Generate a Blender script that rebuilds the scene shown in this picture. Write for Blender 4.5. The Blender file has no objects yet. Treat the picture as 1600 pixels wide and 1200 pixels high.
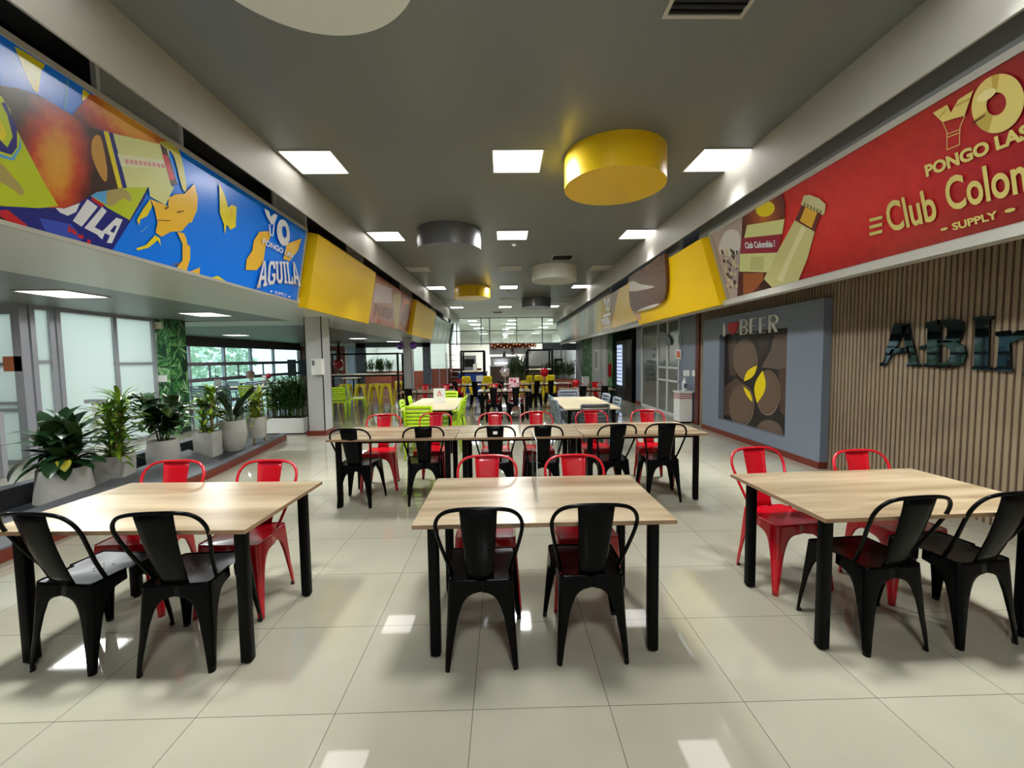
import bpy, math, random
from mathutils import Vector, Matrix, Euler
random.seed(7)
PI = math.pi
SC = bpy.context.scene
COL = SC.collection

# ------------------------------------------------------------------ camera
FPX, PITCH, YAW, ROLL, HC = 655.8, 0.06212, 0.01843, -0.01376, 1.536
c_f = Vector((math.sin(YAW)*math.cos(PITCH), math.cos(YAW)*math.cos(PITCH), -math.sin(PITCH)))
c_r0 = Vector((math.cos(YAW), -math.sin(YAW), 0)); c_u0 = c_r0.cross(c_f)
c_r = c_r0*math.cos(ROLL) + c_u0*math.sin(ROLL)
c_u = -c_r0*math.sin(ROLL) + c_u0*math.cos(ROLL)
CAMPOS = Vector((0, 0, HC))
cam = bpy.data.cameras.new('camera'); cam.sensor_width = 36; cam.sensor_fit = 'HORIZONTAL'
cam.lens = FPX/1600*36; cam.clip_start = 0.05; cam.clip_end = 300
camo = bpy.data.objects.new('camera', cam); COL.objects.link(camo)
m = Matrix.Identity(4)
for i in range(3):
    m[i][0] = c_r[i]; m[i][1] = c_u[i]; m[i][2] = -c_f[i]; m[i][3] = CAMPOS[i]
camo.matrix_world = m
SC.camera = camo
# ------------------------------------------------------------------ world, exposure
PANEL_E = 3.6
lamp = bpy.data.lights.new('panel_lamp', 'AREA'); lamp.shape = 'SQUARE'; lamp.size = .3; lamp.energy = 16; lamp.spread = math.radians(56); lamp.color = (.965, 1.0, .985)
lampc = lamp.copy(); lampc.name = 'middle_panel_lamp'; lampc.size = .5; lampc.energy = 80; lampc.spread = math.radians(178)
lampl = lamp.copy(); lampl.name = 'low_panel_lamp'; lampl.size = .5; lampl.energy = 32; lampl.spread = math.radians(170)
lamp2 = lamp.copy(); lamp2.name = 'far_panel_lamp'; lamp2.size = .5; lamp2.energy = 80; lamp2.spread = math.radians(170)
W = bpy.data.worlds.new('daylight'); SC.world = W; W.use_nodes = True
wn = W.node_tree.nodes; wl = W.node_tree.links
bg = wn['Background']; bg.inputs[1].default_value = 1.8
tc = wn.new('ShaderNodeTexCoord'); sp = wn.new('ShaderNodeSeparateXYZ'); cr = wn.new('ShaderNodeValToRGB')
wl.new(tc.outputs['Generated'], sp.inputs[0]); wl.new(sp.outputs[2], cr.inputs[0]); wl.new(cr.outputs[0], bg.inputs[0])
cr.color_ramp.elements[0].color = (0.80, 0.91, 0.95, 1); cr.color_ramp.elements[1].color = (0.86, 0.95, 1.0, 1)
SC.view_settings.view_transform = 'Standard'
SC.view_settings.look = 'None'
SC.view_settings.gamma = 1; SC.view_settings.use_curve_mapping = False
SC.view_settings.exposure = 0.43
try:
    SC.cycles.use_denoising = True; SC.cycles.max_bounces = 10; SC.cycles.diffuse_bounces = 5
    SC.cycles.glossy_bounces = 4; SC.cycles.transmission_bounces = 6; SC.cycles.transparent_max_bounces = 12
    SC.cycles.sample_clamp_indirect = 6; SC.cycles.caustics_reflective = False; SC.cycles.caustics_refractive = False
except Exception: pass

# ------------------------------------------------------------------ pixel helpers
def ray(px, py): return c_f + c_r*((px-800)/FPX) - c_u*((py-600)/FPX)
def at_z(px, py, z=0.0):
    d = ray(px, py); return CAMPOS + d*((z-HC)/d.z)
def at_y(px, py, y):
    d = ray(px, py); return CAMPOS + d*(y/d.y)
def at_x(px, py, x):
    d = ray(px, py); return CAMPOS + d*(x/d.x)
class Plane:
    def __init__(s, o, u, v):
        s.o = Vector(o); s.u = Vector(u).normalized(); s.v = Vector(v).normalized(); s.n = s.u.cross(s.v)
    def uv(s, px, py):
        d = ray(px, py); t = (s.o-CAMPOS).dot(s.n)/d.dot(s.n); p = CAMPOS+d*t-s.o
        return (p.dot(s.u), p.dot(s.v))
    def pt(s, u, v, off=0.0): return s.o+s.u*u+s.v*v+s.n*off
    def px(s, px, py, off=0.0): return s.pt(*s.uv(px, py), off)

# ------------------------------------------------------------------ materials
def lin(c):
    def f(x):
        x /= 255.0
        return x/12.92 if x <= .04045 else ((x+.055)/1.055)**2.4
    return (f(c[0]), f(c[1]), f(c[2]), 1)
MATS = {}
def mat(name, rgb, rough=.5, metal=0.0, spec=.5, emit=None, es=0, coat=0, alpha=None, trans=0, noise=0, nscale=8, bump=0, bscale=60):
    if name in MATS: return MATS[name]
    M = bpy.data.materials.new(name); M.use_nodes = True; n = M.node_tree.nodes; l = M.node_tree.links
    b = n['Principled BSDF']; b.inputs['Base Color'].default_value = lin(rgb)
    b.inputs['Roughness'].default_value = rough; b.inputs['Metallic'].default_value = metal
    b.inputs['Specular IOR Level'].default_value = spec
    if coat: b.inputs['Coat Weight'].default_value = coat; b.inputs['Coat Roughness'].default_value = .05
    if trans: b.inputs['Transmission Weight'].default_value = trans
    if emit: b.inputs['Emission Color'].default_value = lin(emit); b.inputs['Emission Strength'].default_value = es
    if noise or bump:
        t = n.new('ShaderNodeTexCoord'); nz = n.new('ShaderNodeTexNoise'); nz.inputs['Scale'].default_value = nscale
        nz.inputs['Detail'].default_value = 5; l.new(t.outputs['Object'], nz.inputs['Vector'])
        if noise:
            r = n.new('ShaderNodeValToRGB'); a = lin(rgb)
            r.color_ramp.elements[0].position = .3; r.color_ramp.elements[1].position = .7
            r.color_ramp.elements[0].color = tuple(x*(1-noise) for x in a[:3])+(1,)
            r.color_ramp.elements[1].color = tuple(min(1, x*(1+noise)) for x in a[:3])+(1,)
            l.new(nz.outputs['Fac'], r.inputs[0]); l.new(r.outputs[0], b.inputs['Base Color'])
        if bump:
            n2 = n.new('ShaderNodeTexNoise'); n2.inputs['Scale'].default_value = bscale; l.new(t.outputs['Object'], n2.inputs['Vector'])
            bp = n.new('ShaderNodeBump'); bp.inputs['Strength'].default_value = bump; bp.inputs['Distance'].default_value = .01
            l.new(n2.outputs['Fac'], bp.inputs['Height']); l.new(bp.outputs[0], b.inputs['Normal'])
    MATS[name] = M; return M
def nodes_of(M): return M.node_tree.nodes, M.node_tree.links, M.node_tree.nodes['Principled BSDF']
def glass_mat(name, tint, gloss=.12, rough=.02):
    if name in MATS: return MATS[name]
    M = bpy.data.materials.new(name); M.use_nodes = True; n = M.node_tree.nodes; l = M.node_tree.links
    n.clear(); o = n.new('ShaderNodeOutputMaterial'); t = n.new('ShaderNodeBsdfTransparent'); g = n.new('ShaderNodeBsdfGlossy')
    t.inputs[0].default_value = lin(tint); g.inputs['Roughness'].default_value = rough
    mx = n.new('ShaderNodeMixShader'); fr = n.new('ShaderNodeLayerWeight'); fr.inputs[0].default_value = .5
    pw = n.new('ShaderNodeMath'); pw.operation = 'POWER'; pw.inputs[1].default_value = 5; l.new(fr.outputs['Facing'], pw.inputs[0])
    ad = n.new('ShaderNodeMath'); ad.operation = 'MULTIPLY_ADD'; ad.inputs[1].default_value = .9; ad.inputs[2].default_value = gloss*.3
    l.new(pw.outputs[0], ad.inputs[0]); l.new(ad.outputs[0], mx.inputs[0]); l.new(t.outputs[0], mx.inputs[1]); l.new(g.outputs[0], mx.inputs[2]); l.new(mx.outputs[0], o.inputs[0])
    MATS[name] = M; return M
def frosted_mat(name, rgb, tr=.75):
    M = bpy.data.materials.new(name); M.use_nodes = True; n = M.node_tree.nodes; l = M.node_tree.links
    n.clear(); o = n.new('ShaderNodeOutputMaterial'); t = n.new('ShaderNodeBsdfTranslucent'); d = n.new('ShaderNodeBsdfPrincipled')
    t.inputs[0].default_value = lin(rgb); d.inputs['Base Color'].default_value = lin(rgb); d.inputs['Roughness'].default_value = .3
    mx = n.new('ShaderNodeMixShader'); mx.inputs[0].default_value = tr
    l.new(d.outputs[0], mx.inputs[1]); l.new(t.outputs[0], mx.inputs[2]); l.new(mx.outputs[0], o.inputs[0])
    MATS[name] = M; return M
def radial_mat(name, center, rad, stops, rough=.3, axis_u=None, axis_v=None, ru=None, rv=None):
    """printed picture: colours in rings about a point of the print"""
    M = bpy.data.materials.new(name); M.use_nodes = True; n, l, b = nodes_of(M); b.inputs['Roughness'].default_value = rough
    g = n.new('ShaderNodeNewGeometry'); sub = n.new('ShaderNodeVectorMath'); sub.operation = 'SUBTRACT'; sub.inputs[1].default_value = center
    l.new(g.outputs['Position'], sub.inputs[0])
    outs = []
    for ax, r in ((axis_u, ru), (axis_v, rv)):
        d = n.new('ShaderNodeVectorMath'); d.operation = 'DOT_PRODUCT'; d.inputs[1].default_value = Vector(ax)/r
        l.new(sub.outputs[0], d.inputs[0]); p = n.new('ShaderNodeMath'); p.operation = 'POWER'; p.inputs[1].default_value = 2
        a = n.new('ShaderNodeMath'); a.operation = 'ABSOLUTE'; l.new(d.outputs['Value'], a.inputs[0]); l.new(a.outputs[0], p.inputs[0]); outs.append(p)
    s = n.new('ShaderNodeMath'); s.operation = 'ADD'; l.new(outs[0].outputs[0], s.inputs[0]); l.new(outs[1].outputs[0], s.inputs[1])
    q = n.new('ShaderNodeMath'); q.operation = 'SQRT'; l.new(s.outputs[0], q.inputs[0])
    nz = n.new('ShaderNodeTexNoise'); nz.inputs['Scale'].default_value = 14; nz.inputs['Detail'].default_value = 4; l.new(g.outputs['Position'], nz.inputs['Vector'])
    ma = n.new('ShaderNodeMath'); ma.operation = 'MULTIPLY_ADD'; ma.inputs[1].default_value = .3; l.new(nz.outputs['Fac'], ma.inputs[0]); l.new(q.outputs[0], ma.inputs[2])
    r = n.new('ShaderNodeValToRGB'); l.new(ma.outputs[0], r.inputs[0])
    e = r.color_ramp.elements
    while len(e) < len(stops): e.new(.5)
    for k, (p, c) in enumerate(stops): e[k].position = p; e[k].color = lin(c)
    l.new(r.outputs[0], b.inputs['Base Color']); MATS[name] = M; return M

def floor_mat():
    M = bpy.data.materials.new('polished_cream_tile'); M.use_nodes = True; n, l, b = nodes_of(M)
    g = n.new('ShaderNodeNewGeometry'); s = n.new('ShaderNodeSeparateXYZ'); l.new(g.outputs['Position'], s.inputs[0])
    mx = []; cells = []
    for k, off in ((0, .158), (1, -1.75)):
        a = n.new('ShaderNodeMath'); a.operation = 'ADD'; a.inputs[1].default_value = off+60; l.new(s.outputs[k], a.inputs[0])
        d = n.new('ShaderNodeMath'); d.operation = 'DIVIDE'; d.inputs[1].default_value = .6; l.new(a.outputs[0], d.inputs[0])
        f = n.new('ShaderNodeMath'); f.operation = 'FRACT'; l.new(d.outputs[0], f.inputs[0])
        fl = n.new('ShaderNodeMath'); fl.operation = 'FLOOR'; l.new(d.outputs[0], fl.inputs[0]); cells.append(fl)
        c = n.new('ShaderNodeMath'); c.operation = 'SUBTRACT'; c.inputs[1].default_value = .5; l.new(f.outputs[0], c.inputs[0])
        ab = n.new('ShaderNodeMath'); ab.operation = 'ABSOLUTE'; l.new(c.outputs[0], ab.inputs[0]); mx.append(ab)
    m_ = n.new('ShaderNodeMath'); m_.operation = 'MAXIMUM'; l.new(mx[0].outputs[0], m_.inputs[0]); l.new(mx[1].outputs[0], m_.inputs[1])
    gt = n.new('ShaderNodeMath'); gt.operation = 'GREATER_THAN'; gt.inputs[1].default_value = .5-.0017/.6; l.new(m_.outputs[0], gt.inputs[0])
    cb = n.new('ShaderNodeCombineXYZ'); l.new(cells[0].outputs[0], cb.inputs[0]); l.new(cells[1].outputs[0], cb.inputs[1])
    wn_ = n.new('ShaderNodeTexWhiteNoise'); l.new(cb.outputs[0], wn_.inputs['Vector'])
    nz = n.new('ShaderNodeTexNoise'); nz.inputs['Scale'].default_value = 3; nz.inputs['Detail'].default_value = 6; l.new(g.outputs['Position'], nz.inputs['Vector'])
    ad = n.new('ShaderNodeMath'); ad.operation = 'MULTIPLY_ADD'; ad.inputs[1].default_value = .35; l.new(wn_.outputs['Value'], ad.inputs[0]); l.new(nz.outputs['Fac'], ad.inputs[2])
    r = n.new('ShaderNodeValToRGB'); l.new(ad.outputs[0], r.inputs[0])
    r.color_ramp.elements[0].position = .2; r.color_ramp.elements[0].color = lin((148, 144, 127)); r.color_ramp.elements[1].position = 1.0; r.color_ramp.elements[1].color = lin((160, 156, 139))
    mc = n.new('ShaderNodeMix'); mc.data_type = 'RGBA'; l.new(gt.outputs[0], mc.inputs[0]); l.new(r.outputs[0], mc.inputs[6]); mc.inputs[7].default_value = lin((92, 87, 76))
    l.new(mc.outputs[2], b.inputs['Base Color'])
    b.inputs['Roughness'].default_value = .035; b.inputs['Specular IOR Level'].default_value = .55
    return M
def wood_mat(name, c1, c2, c3, sx=1.2, sy=22, rough=.32):
    M = bpy.data.materials.new(name); M.use_nodes = True; n, l, b = nodes_of(M)
    t = n.new('ShaderNodeTexCoord'); oi = n.new('ShaderNodeObjectInfo'); mp = n.new('ShaderNodeMapping'); mp.inputs['Scale'].default_value = (sx, sy, sy)
    ad = n.new('ShaderNodeVectorMath'); ad.operation = 'MULTIPLY_ADD'; ad.inputs[1].default_value = (9, 9, 9)
    l.new(oi.outputs['Random'], ad.inputs[0]); l.new(t.outputs['Object'], ad.inputs[2]); l.new(ad.outputs[0], mp.inputs['Vector'])
    nz = n.new('ShaderNodeTexNoise'); nz.inputs['Scale'].default_value = 1; nz.inputs['Detail'].default_value = 6; nz.inputs['Roughness'].default_value = .5; nz.inputs['Distortion'].default_value = .4
    l.new(mp.outputs[0], nz.inputs['Vector']); r = n.new('ShaderNodeValToRGB'); l.new(nz.outputs['Fac'], r.inputs[0])
    e = r.color_ramp.elements; e.new(.5)
    for k, (p, c) in enumerate(((.3, c1), (.5, c2), (.72, c3))): e[k].position = p; e[k].color = lin(c)
    l.new(r.outputs[0], b.inputs['Base Color']); b.inputs['Roughness'].default_value = rough
    MATS[name] = M; return M
def leafy_mat(name, sc=7):
    M = bpy.data.materials.new(name); M.use_nodes = True; n, l, b = nodes_of(M)
    t = n.new('ShaderNodeTexCoord'); v = n.new('ShaderNodeTexVoronoi'); v.inputs['Scale'].default_value = sc
    nz = n.new('ShaderNodeTexNoise'); nz.inputs['Scale'].default_value = sc*.8; nz.inputs['Detail'].default_value = 3
    mxv = n.new('ShaderNodeMix'); mxv.data_type = 'VECTOR'; mxv.inputs[0].default_value = .25
    l.new(t.outputs['Object'], mxv.inputs[4]); l.new(nz.outputs['Color'], mxv.inputs[5]); l.new(t.outputs['Object'], nz.inputs['Vector']); l.new(mxv.outputs[1], v.inputs['Vector'])
    w = n.new('ShaderNodeTexWave'); w.inputs['Scale'].default_value = sc*1.3; w.inputs['Distortion'].default_value = 9; w.inputs['Detail'].default_value = 2; l.new(t.outputs['Object'], w.inputs['Vector'])
    ma = n.new('ShaderNodeMath'); ma.operation = 'MULTIPLY'; l.new(v.outputs['Distance'], ma.inputs[0]); l.new(w.outputs['Fac'], ma.inputs[1])
    r = n.new('ShaderNodeValToRGB'); l.new(ma.outputs[0], r.inputs[0]); e = r.color_ramp.elements; e.new(.2); e.new(.4)
    for k, (p, c) in enumerate(((.02, (12, 40, 22)), (.14, (38, 92, 48)), (.3, (88, 142, 82)), (.6, (160, 190, 140)))): e[k].position = p; e[k].color = lin(c)
    l.new(r.outputs[0], b.inputs['Base Color']); b.inputs['Roughness'].default_value = .5
    MATS[name] = M; return M

M_floor = floor_mat()
M_floor2 = mat('grey_brown_vinyl', (118, 108, 98), .12, noise=.15, nscale=2)
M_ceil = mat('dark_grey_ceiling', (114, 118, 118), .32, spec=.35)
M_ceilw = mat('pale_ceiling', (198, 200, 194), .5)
M_band = mat('pale_grey_paint', (176, 174, 164), .5)
M_bulk = mat('light_grey_paint', (206, 206, 198), .35)
M_low = mat('mid_grey_ceiling', (120, 123, 121), .4)
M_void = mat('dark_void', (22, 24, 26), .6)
M_greyw = mat('grey_wall_paint', (128, 129, 128), .45)
M_steelp = mat('blue_grey_panel', (118, 127, 142), .4)
M_brownskirt = mat('red_brown_skirting', (112, 44, 32), .35)
M_brick = mat('red_brown_panel', (140, 72, 52), .55, noise=.12, nscale=5)
M_alu = mat('grey_aluminium', (168, 168, 176), .35, metal=.3)
M_white = mat('white_paint', (232, 232, 228), .45)
M_whitegloss = mat('white_plastic', (238, 238, 234), .25)
M_black = mat('black_powder_coat', (7, 7, 9), .35, spec=.1)
M_blackm = mat('black_metal_chair', (5, 6, 7), .24, spec=.09)
M_red = mat('red_metal_chair', (182, 10, 28), .22, coat=.3)
M_rubber = mat('black_rubber', (10, 10, 10), .7)
M_yel = mat('yellow_panel_paint', (246, 202, 6), .4, spec=.3)
M_yelch = mat('yellow_metal', (226, 204, 26), .25)
M_lime = mat('lime_green_plastic', (176, 214, 20), .3)
M_greych = mat('blue_grey_plastic', (112, 124, 136), .35)
M_dgreych = mat('charcoal_plastic', (74, 78, 82), .35)
M_darkframe = mat('dark_grey_frame', (70, 74, 80), .4)
M_slat = wood_mat('slat_wood', (132, 114, 94), (148, 130, 107), (162, 144, 118), 20, 1.5, .5)
M_slatback = mat('slat_backing', (104, 84, 68), .8)
M_top = wood_mat('oak_laminate', (122, 103, 78), (148, 130, 104), (174, 157, 130), .8, 7, .26)
M_edge = mat('oak_edge_band', (140, 112, 84), .4)
M_topc = mat('cream_laminate', (222, 206, 172), .3, noise=.04, nscale=3)
M_light = mat('lit_diffuser', (255, 255, 255), .5, emit=(255, 252, 250), es=PANEL_E)
M_unlit = mat('unlit_diffuser', (190, 188, 178), .5)
M_conc = mat('concrete_pot', (186, 184, 178), .7, noise=.12, nscale=6, bump=.15)
M_soil = mat('potting_soil', (38, 28, 22), .9, noise=.3, nscale=40)
M_curb = mat('grey_curb', (98, 100, 106), .5)
M_curbd = mat('charcoal_curb', (50, 52, 58), .5)
M_glass = glass_mat('clear_glass', (226, 242, 246))
M_glassg = glass_mat('hall_glass', (236, 244, 244), .25)
M_acryl = glass_mat('clear_acrylic', (248, 250, 250), .2)
M_frost = frosted_mat('frosted_glass', (240, 246, 243), .8)
M_steel = mat('brushed_steel', (176, 180, 182), .3, metal=.9)
M_leafy = leafy_mat('tropical_leaf_print', 6)
M_leafy2 = leafy_mat('hedge_leaf_print', 10)
M_leafdark = mat('dark_green_leaf', (34, 66, 34), .28, noise=.3, nscale=6)
M_leafolive = mat('olive_leaf', (58, 78, 34), .3, noise=.25, nscale=6)
M_leaflime = mat('lime_leaf', (128, 158, 46), .35, noise=.25, nscale=6)
M_leafzz = mat('glossy_deep_leaf', (22, 46, 20), .25, noise=.2, nscale=6)
M_leafpalm = mat('palm_leaf', (52, 92, 36), .4, noise=.3, nscale=5)
M_leafyel = mat('yellowing_leaf', (176, 168, 50), .4)
M_cane = mat('tan_cane', (150, 128, 84), .6, noise=.2, nscale=15)
M_stem = mat('green_stem', (70, 84, 40), .5)
M_mirror = mat('mirror_black_acrylic', (5, 8, 9), .03, spec=.5, coat=.25)
M_gold = mat('gold_leg', (196, 150, 70), .3, metal=.8)
M_foilr = mat('red_foil', (196, 16, 36), .15, metal=.35)
M_foils = mat('silver_foil', (216, 204, 210), .12, metal=.75)
M_foilp = mat('pink_print', (214, 170, 178), .3)
M_blue = mat('blue_plastic', (22, 60, 150), .4)

# ------------------------------------------------------------------ mesh builder
class MB:
    def __init__(s): s.v = []; s.f = []; s.m = []; s.mats = []
    def mi(s, M):
        if M not in s.mats: s.mats.append(M)
        return s.mats.index(M)
    def add(s, vs, fs, M=None):
        k = len(s.v); s.v += [Vector(x) for x in vs]; s.f += [tuple(k+i for i in f) for f in fs]
        s.m += [s.mi(M) if M else 0]*len(fs); return s
    def box(s, x0, x1, y0, y1, z0, z1, M=None):
        vs = [(x, y, z) for z in (z0, z1) for y in (y0, y1) for x in (x0, x1)]
        return s.add(vs, [(0, 2, 3, 1), (4, 5, 7, 6), (0, 1, 5, 4), (2, 6, 7, 3), (0, 4, 6, 2), (1, 3, 7, 5)], M)
    def rbox(s, x0, x1, y0, y1, z0, z1, r, M=None, n=3):
        """box with rounded vertical edges"""
        pts = []
        for cx, cy, a0 in ((x1-r, y1-r, 0), (x0+r, y1-r, 90), (x0+r, y0+r, 180), (x1-r, y0+r, 270)):
            for k in range(n+1):
                a = math.radians(a0+90*k/n); pts.append((cx+r*math.cos(a), cy+r*math.sin(a)))
        return s.prism([(x, y, z0) for x, y in pts], (0, 0, z1-z0), M)
    def prism(s, pts, d, M=None):
        n = len(pts); d = Vector(d); vs = [Vector(p) for p in pts]+[Vector(p)+d for p in pts]
        return s.add(vs, [tuple(range(n))[::-1], tuple(range(n, 2*n))]+[(i, (i+1) % n, n+(i+1) % n, n+i) for i in range(n)], M)
    def poly(s, pts, M=None): return s.add(pts, [tuple(range(len(pts)))], M)
    def cyl(s, c, r, z0, z1, n=20, r2=None, M=None):
        r2 = r if r2 is None else r2
        a = [2*PI*k/n for k in range(n)]
        vs = [(c[0]+r*math.cos(t), c[1]+r*math.sin(t), z0) for t in a]+[(c[0]+r2*math.cos(t), c[1]+r2*math.sin(t), z1) for t in a]
        return s.add(vs, [tuple(range(n))[::-1], tuple(range(n, 2*n))]+[(i, (i+1) % n, n+(i+1) % n, n+i) for i in range(n)], M)
    def lathe(s, c, prof, n=24, M=None):
        vs = []; fs = []
        for r, z in prof:
            for k in range(n): vs.append((c[0]+r*math.cos(2*PI*k/n), c[1]+r*math.sin(2*PI*k/n), c[2]+z))
        for j in range(len(prof)-1):
            for k in range(n): fs.append((j*n+k, j*n+(k+1) % n, (j+1)*n+(k+1) % n, (j+1)*n+k))
        fs.append(tuple(range(n))[::-1]); fs.append(tuple((len(prof)-1)*n+k for k in range(n)))
        return s.add(vs, fs, M)
    def tube(s, path, r, n=8, M=None, close=False):
        P = [Vector(p) for p in path]; N = len(P); vs = []; fs = []; prev = None
        for i, p in enumerate(P):
            if close: t = P[(i+1) % N]-P[i-1]
            else: t = P[min(i+1, N-1)]-P[max(i-1, 0)]
            t.normalize()
            if prev is None: a = t.orthogonal().normalized()
            else: a = (prev-t*prev.dot(t)).normalized()
            prev = a; b = t.cross(a); rr = r[i] if isinstance(r, (list, tuple)) else r
            for k in range(n): q = 2*PI*k/n; vs.append(p+a*(rr*math.cos(q))+b*(rr*math.sin(q)))
        for i in range(N if close else N-1):
            j = (i+1) % N
            for k in range(n): fs.append((i*n+k, i*n+(k+1) % n, j*n+(k+1) % n, j*n+k))
        if not close: fs += [tuple(range(n))[::-1], tuple((N-1)*n+k for k in range(n))]
        return s.add(vs, fs, M)
    def bar(s, a, b, w, M=None):
        """square bar between two points"""
        a = Vector(a); b = Vector(b); t = (b-a).normalized(); u = t.orthogonal().normalized()
        if abs(t.z) < .9: u = t.cross(Vector((0, 0, 1))).normalized()
        else: u = Vector((1, 0, 0))
        v = t.cross(u); h = w/2
        c = [u*h+v*h, -u*h+v*h, -u*h-v*h, u*h-v*h]
        return s.add([a+x for x in c]+[b+x for x in c], [(3, 2, 1, 0), (4, 5, 6, 7)]+[(i, (i+1) % 4, 4+(i+1) % 4, 4+i) for i in range(4)], M)
    def grid(s, rows, M=None):
        n = len(rows[0]); vs = [p for r in rows for p in r]
        return s.add(vs, [(j*n+i, j*n+i+1, (j+1)*n+i+1, (j+1)*n+i) for j in range(len(rows)-1) for i in range(n-1)], M)
    def ball(s, c, r, n=16, M=None, sq=(1, 1, 1)):
        prof = [(max(1e-4, r*math.sin(PI*k/10)), -r*math.cos(PI*k/10)) for k in range(11)]
        k0 = len(s.v); s.lathe((0, 0, 0), prof, n, M)
        for i in range(k0, len(s.v)):
            p = s.v[i]; s.v[i] = Vector((p.x*sq[0]+c[0], p.y*sq[1]+c[1], p.z*sq[2]+c[2]))
        return s
    def build(s, name, M=None, parent=None, smooth=None, world=False):
        me = bpy.data.meshes.new(name); off = Vector((0, 0, 0))
        if world and parent is not None:
            q = parent
            while q is not None: off += Vector(q.location); q = q.parent
        me.from_pydata([tuple(p-off) for p in s.v], [], s.f)
        if s.mats:
            for x in s.mats: me.materials.append(x)
            me.polygons.foreach_set('material_index', s.m)
        else: me.materials.append(M)
        if smooth:
            me.polygons.foreach_set('use_smooth', [True]*len(me.polygons))
            if smooth is not True: me.set_sharp_from_angle(angle=math.radians(smooth))
        me.update()
        o = bpy.data.objects.new(name, me); COL.objects.link(o)
        if parent is not None: o.parent = parent
        return o
def fix_normals(o):
    import bmesh
    b = bmesh.new(); b.from_mesh(o.data); bmesh.ops.recalc_face_normals(b, faces=b.faces); b.to_mesh(o.data); b.free(); return o
def thing(name, label, cat, loc=(0, 0, 0), rz=0, group=None):
    o = bpy.data.objects.new(name, None); COL.objects.link(o); o.empty_display_size = .1
    o.location = loc; o.rotation_euler = (0, 0, rz); o['label'] = label; o['category'] = cat
    if group: o['group'] = group
    return o
def tag(o, label, cat, group=None, kind=None):
    o['label'] = label; o['category'] = cat
    if group: o['group'] = group
    if kind: o['kind'] = kind
    return o
def struct(o, label=None, cat=None):
    o['kind'] = 'structure'
    if label: o['label'] = label
    if cat: o['category'] = cat
    return o
def kids(o): return [c for c in o.children]
def dup(o, loc=None, rz=None, label=None, group=None, parent=None):
    c = o.copy(); COL.objects.link(c)
    if parent is not None: c.parent = parent
    if loc is not None: c.location = loc
    if rz is not None: c.rotation_euler = (0, 0, rz)
    if label: c['label'] = label
    if group: c['group'] = group
    for ch in kids(o): dup(ch, parent=c)
    return c
def remat(root, table):
    for ch in root.children_recursive:
        if ch.type == 'MESH':
            me = ch.data.copy(); ch.data = me
            for i, x in enumerate(me.materials):
                if x in table: me.materials[i] = table[x]
def sm(pts, n=4):
    """closed smooth curve through points"""
    P = [Vector((p[0], p[1], 0)) for p in pts]; N = len(P); out = []
    for i in range(N):
        a, b, c, d = P[i-1], P[i], P[(i+1) % N], P[(i+2) % N]
        for k in range(n):
            t = k/n
            q = .5*((2*b)+(c-a)*t+(2*a-5*b+4*c-d)*t*t+(3*b-a-3*c+d)*t**3); out.append((q.x, q.y))
    return out
def ell(cx, cy, rx, ry, rot=0, n=28):
    c, s_ = math.cos(rot), math.sin(rot)
    return [(cx+rx*math.cos(2*PI*k/n)*c-ry*math.sin(2*PI*k/n)*s_, cy+rx*math.cos(2*PI*k/n)*s_+ry*math.sin(2*PI*k/n)*c) for k in range(n)]
def crop(ox, oy, s): return lambda L: [(ox+x/s, oy+y/s) for x, y in L]

_tcache = {}
def text_mesh(s, bold=.0):
    """flat outline mesh of a word in the built-in font: verts (x, y), faces, width, cap height"""
    key = (s, bold)
    if key in _tcache: return _tcache[key]
    cu = bpy.data.curves.new('tmp_text', 'FONT'); cu.body = s; cu.size = 1; cu.offset = bold; cu.resolution_u = 4
    ob = bpy.data.objects.new('tmp_text', cu); COL.objects.link(ob)
    dg = bpy.context.evaluated_depsgraph_get(); dg.update(); e = ob.evaluated_get(dg); me = e.to_mesh()
    vs = [(v.co.x, v.co.y) for v in me.vertices]; fs = [tuple(p.vertices) for p in me.polygons]
    e.to_mesh_clear(); bpy.data.objects.remove(ob); bpy.data.curves.remove(cu)
    x0 = min(v[0] for v in vs); x1 = max(v[0] for v in vs)
    vs = [(x-x0, y) for x, y in vs]
    _tcache[key] = (vs, fs, x1-x0); return _tcache[key]
CAPH = .70
def put_text(mb, pl, s, start, end, top, off, M, ref=None, bold=.02, capchar='H'):
    """word on a sign plane: baseline start/end pixels (end of ref part), pixel over the start at cap height"""
    vs, fs, w = text_mesh(s, bold)
    wr = text_mesh(ref, bold)[2] if ref else w
    hc = max(v[1] for v in text_mesh(capchar, bold)[0])
    a = Vector(pl.uv(*start)); b = Vector(pl.uv(*end)); t = Vector(pl.uv(*top))
    du = (b-a)/wr; n2 = Vector((-du.y, du.x)).normalized(); h = (t-a).dot(n2)/hc
    P = [pl.pt(*(a+du*x+n2*(h*y)), off) for x, y in vs]
    mb.add(P, fs, M)

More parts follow.
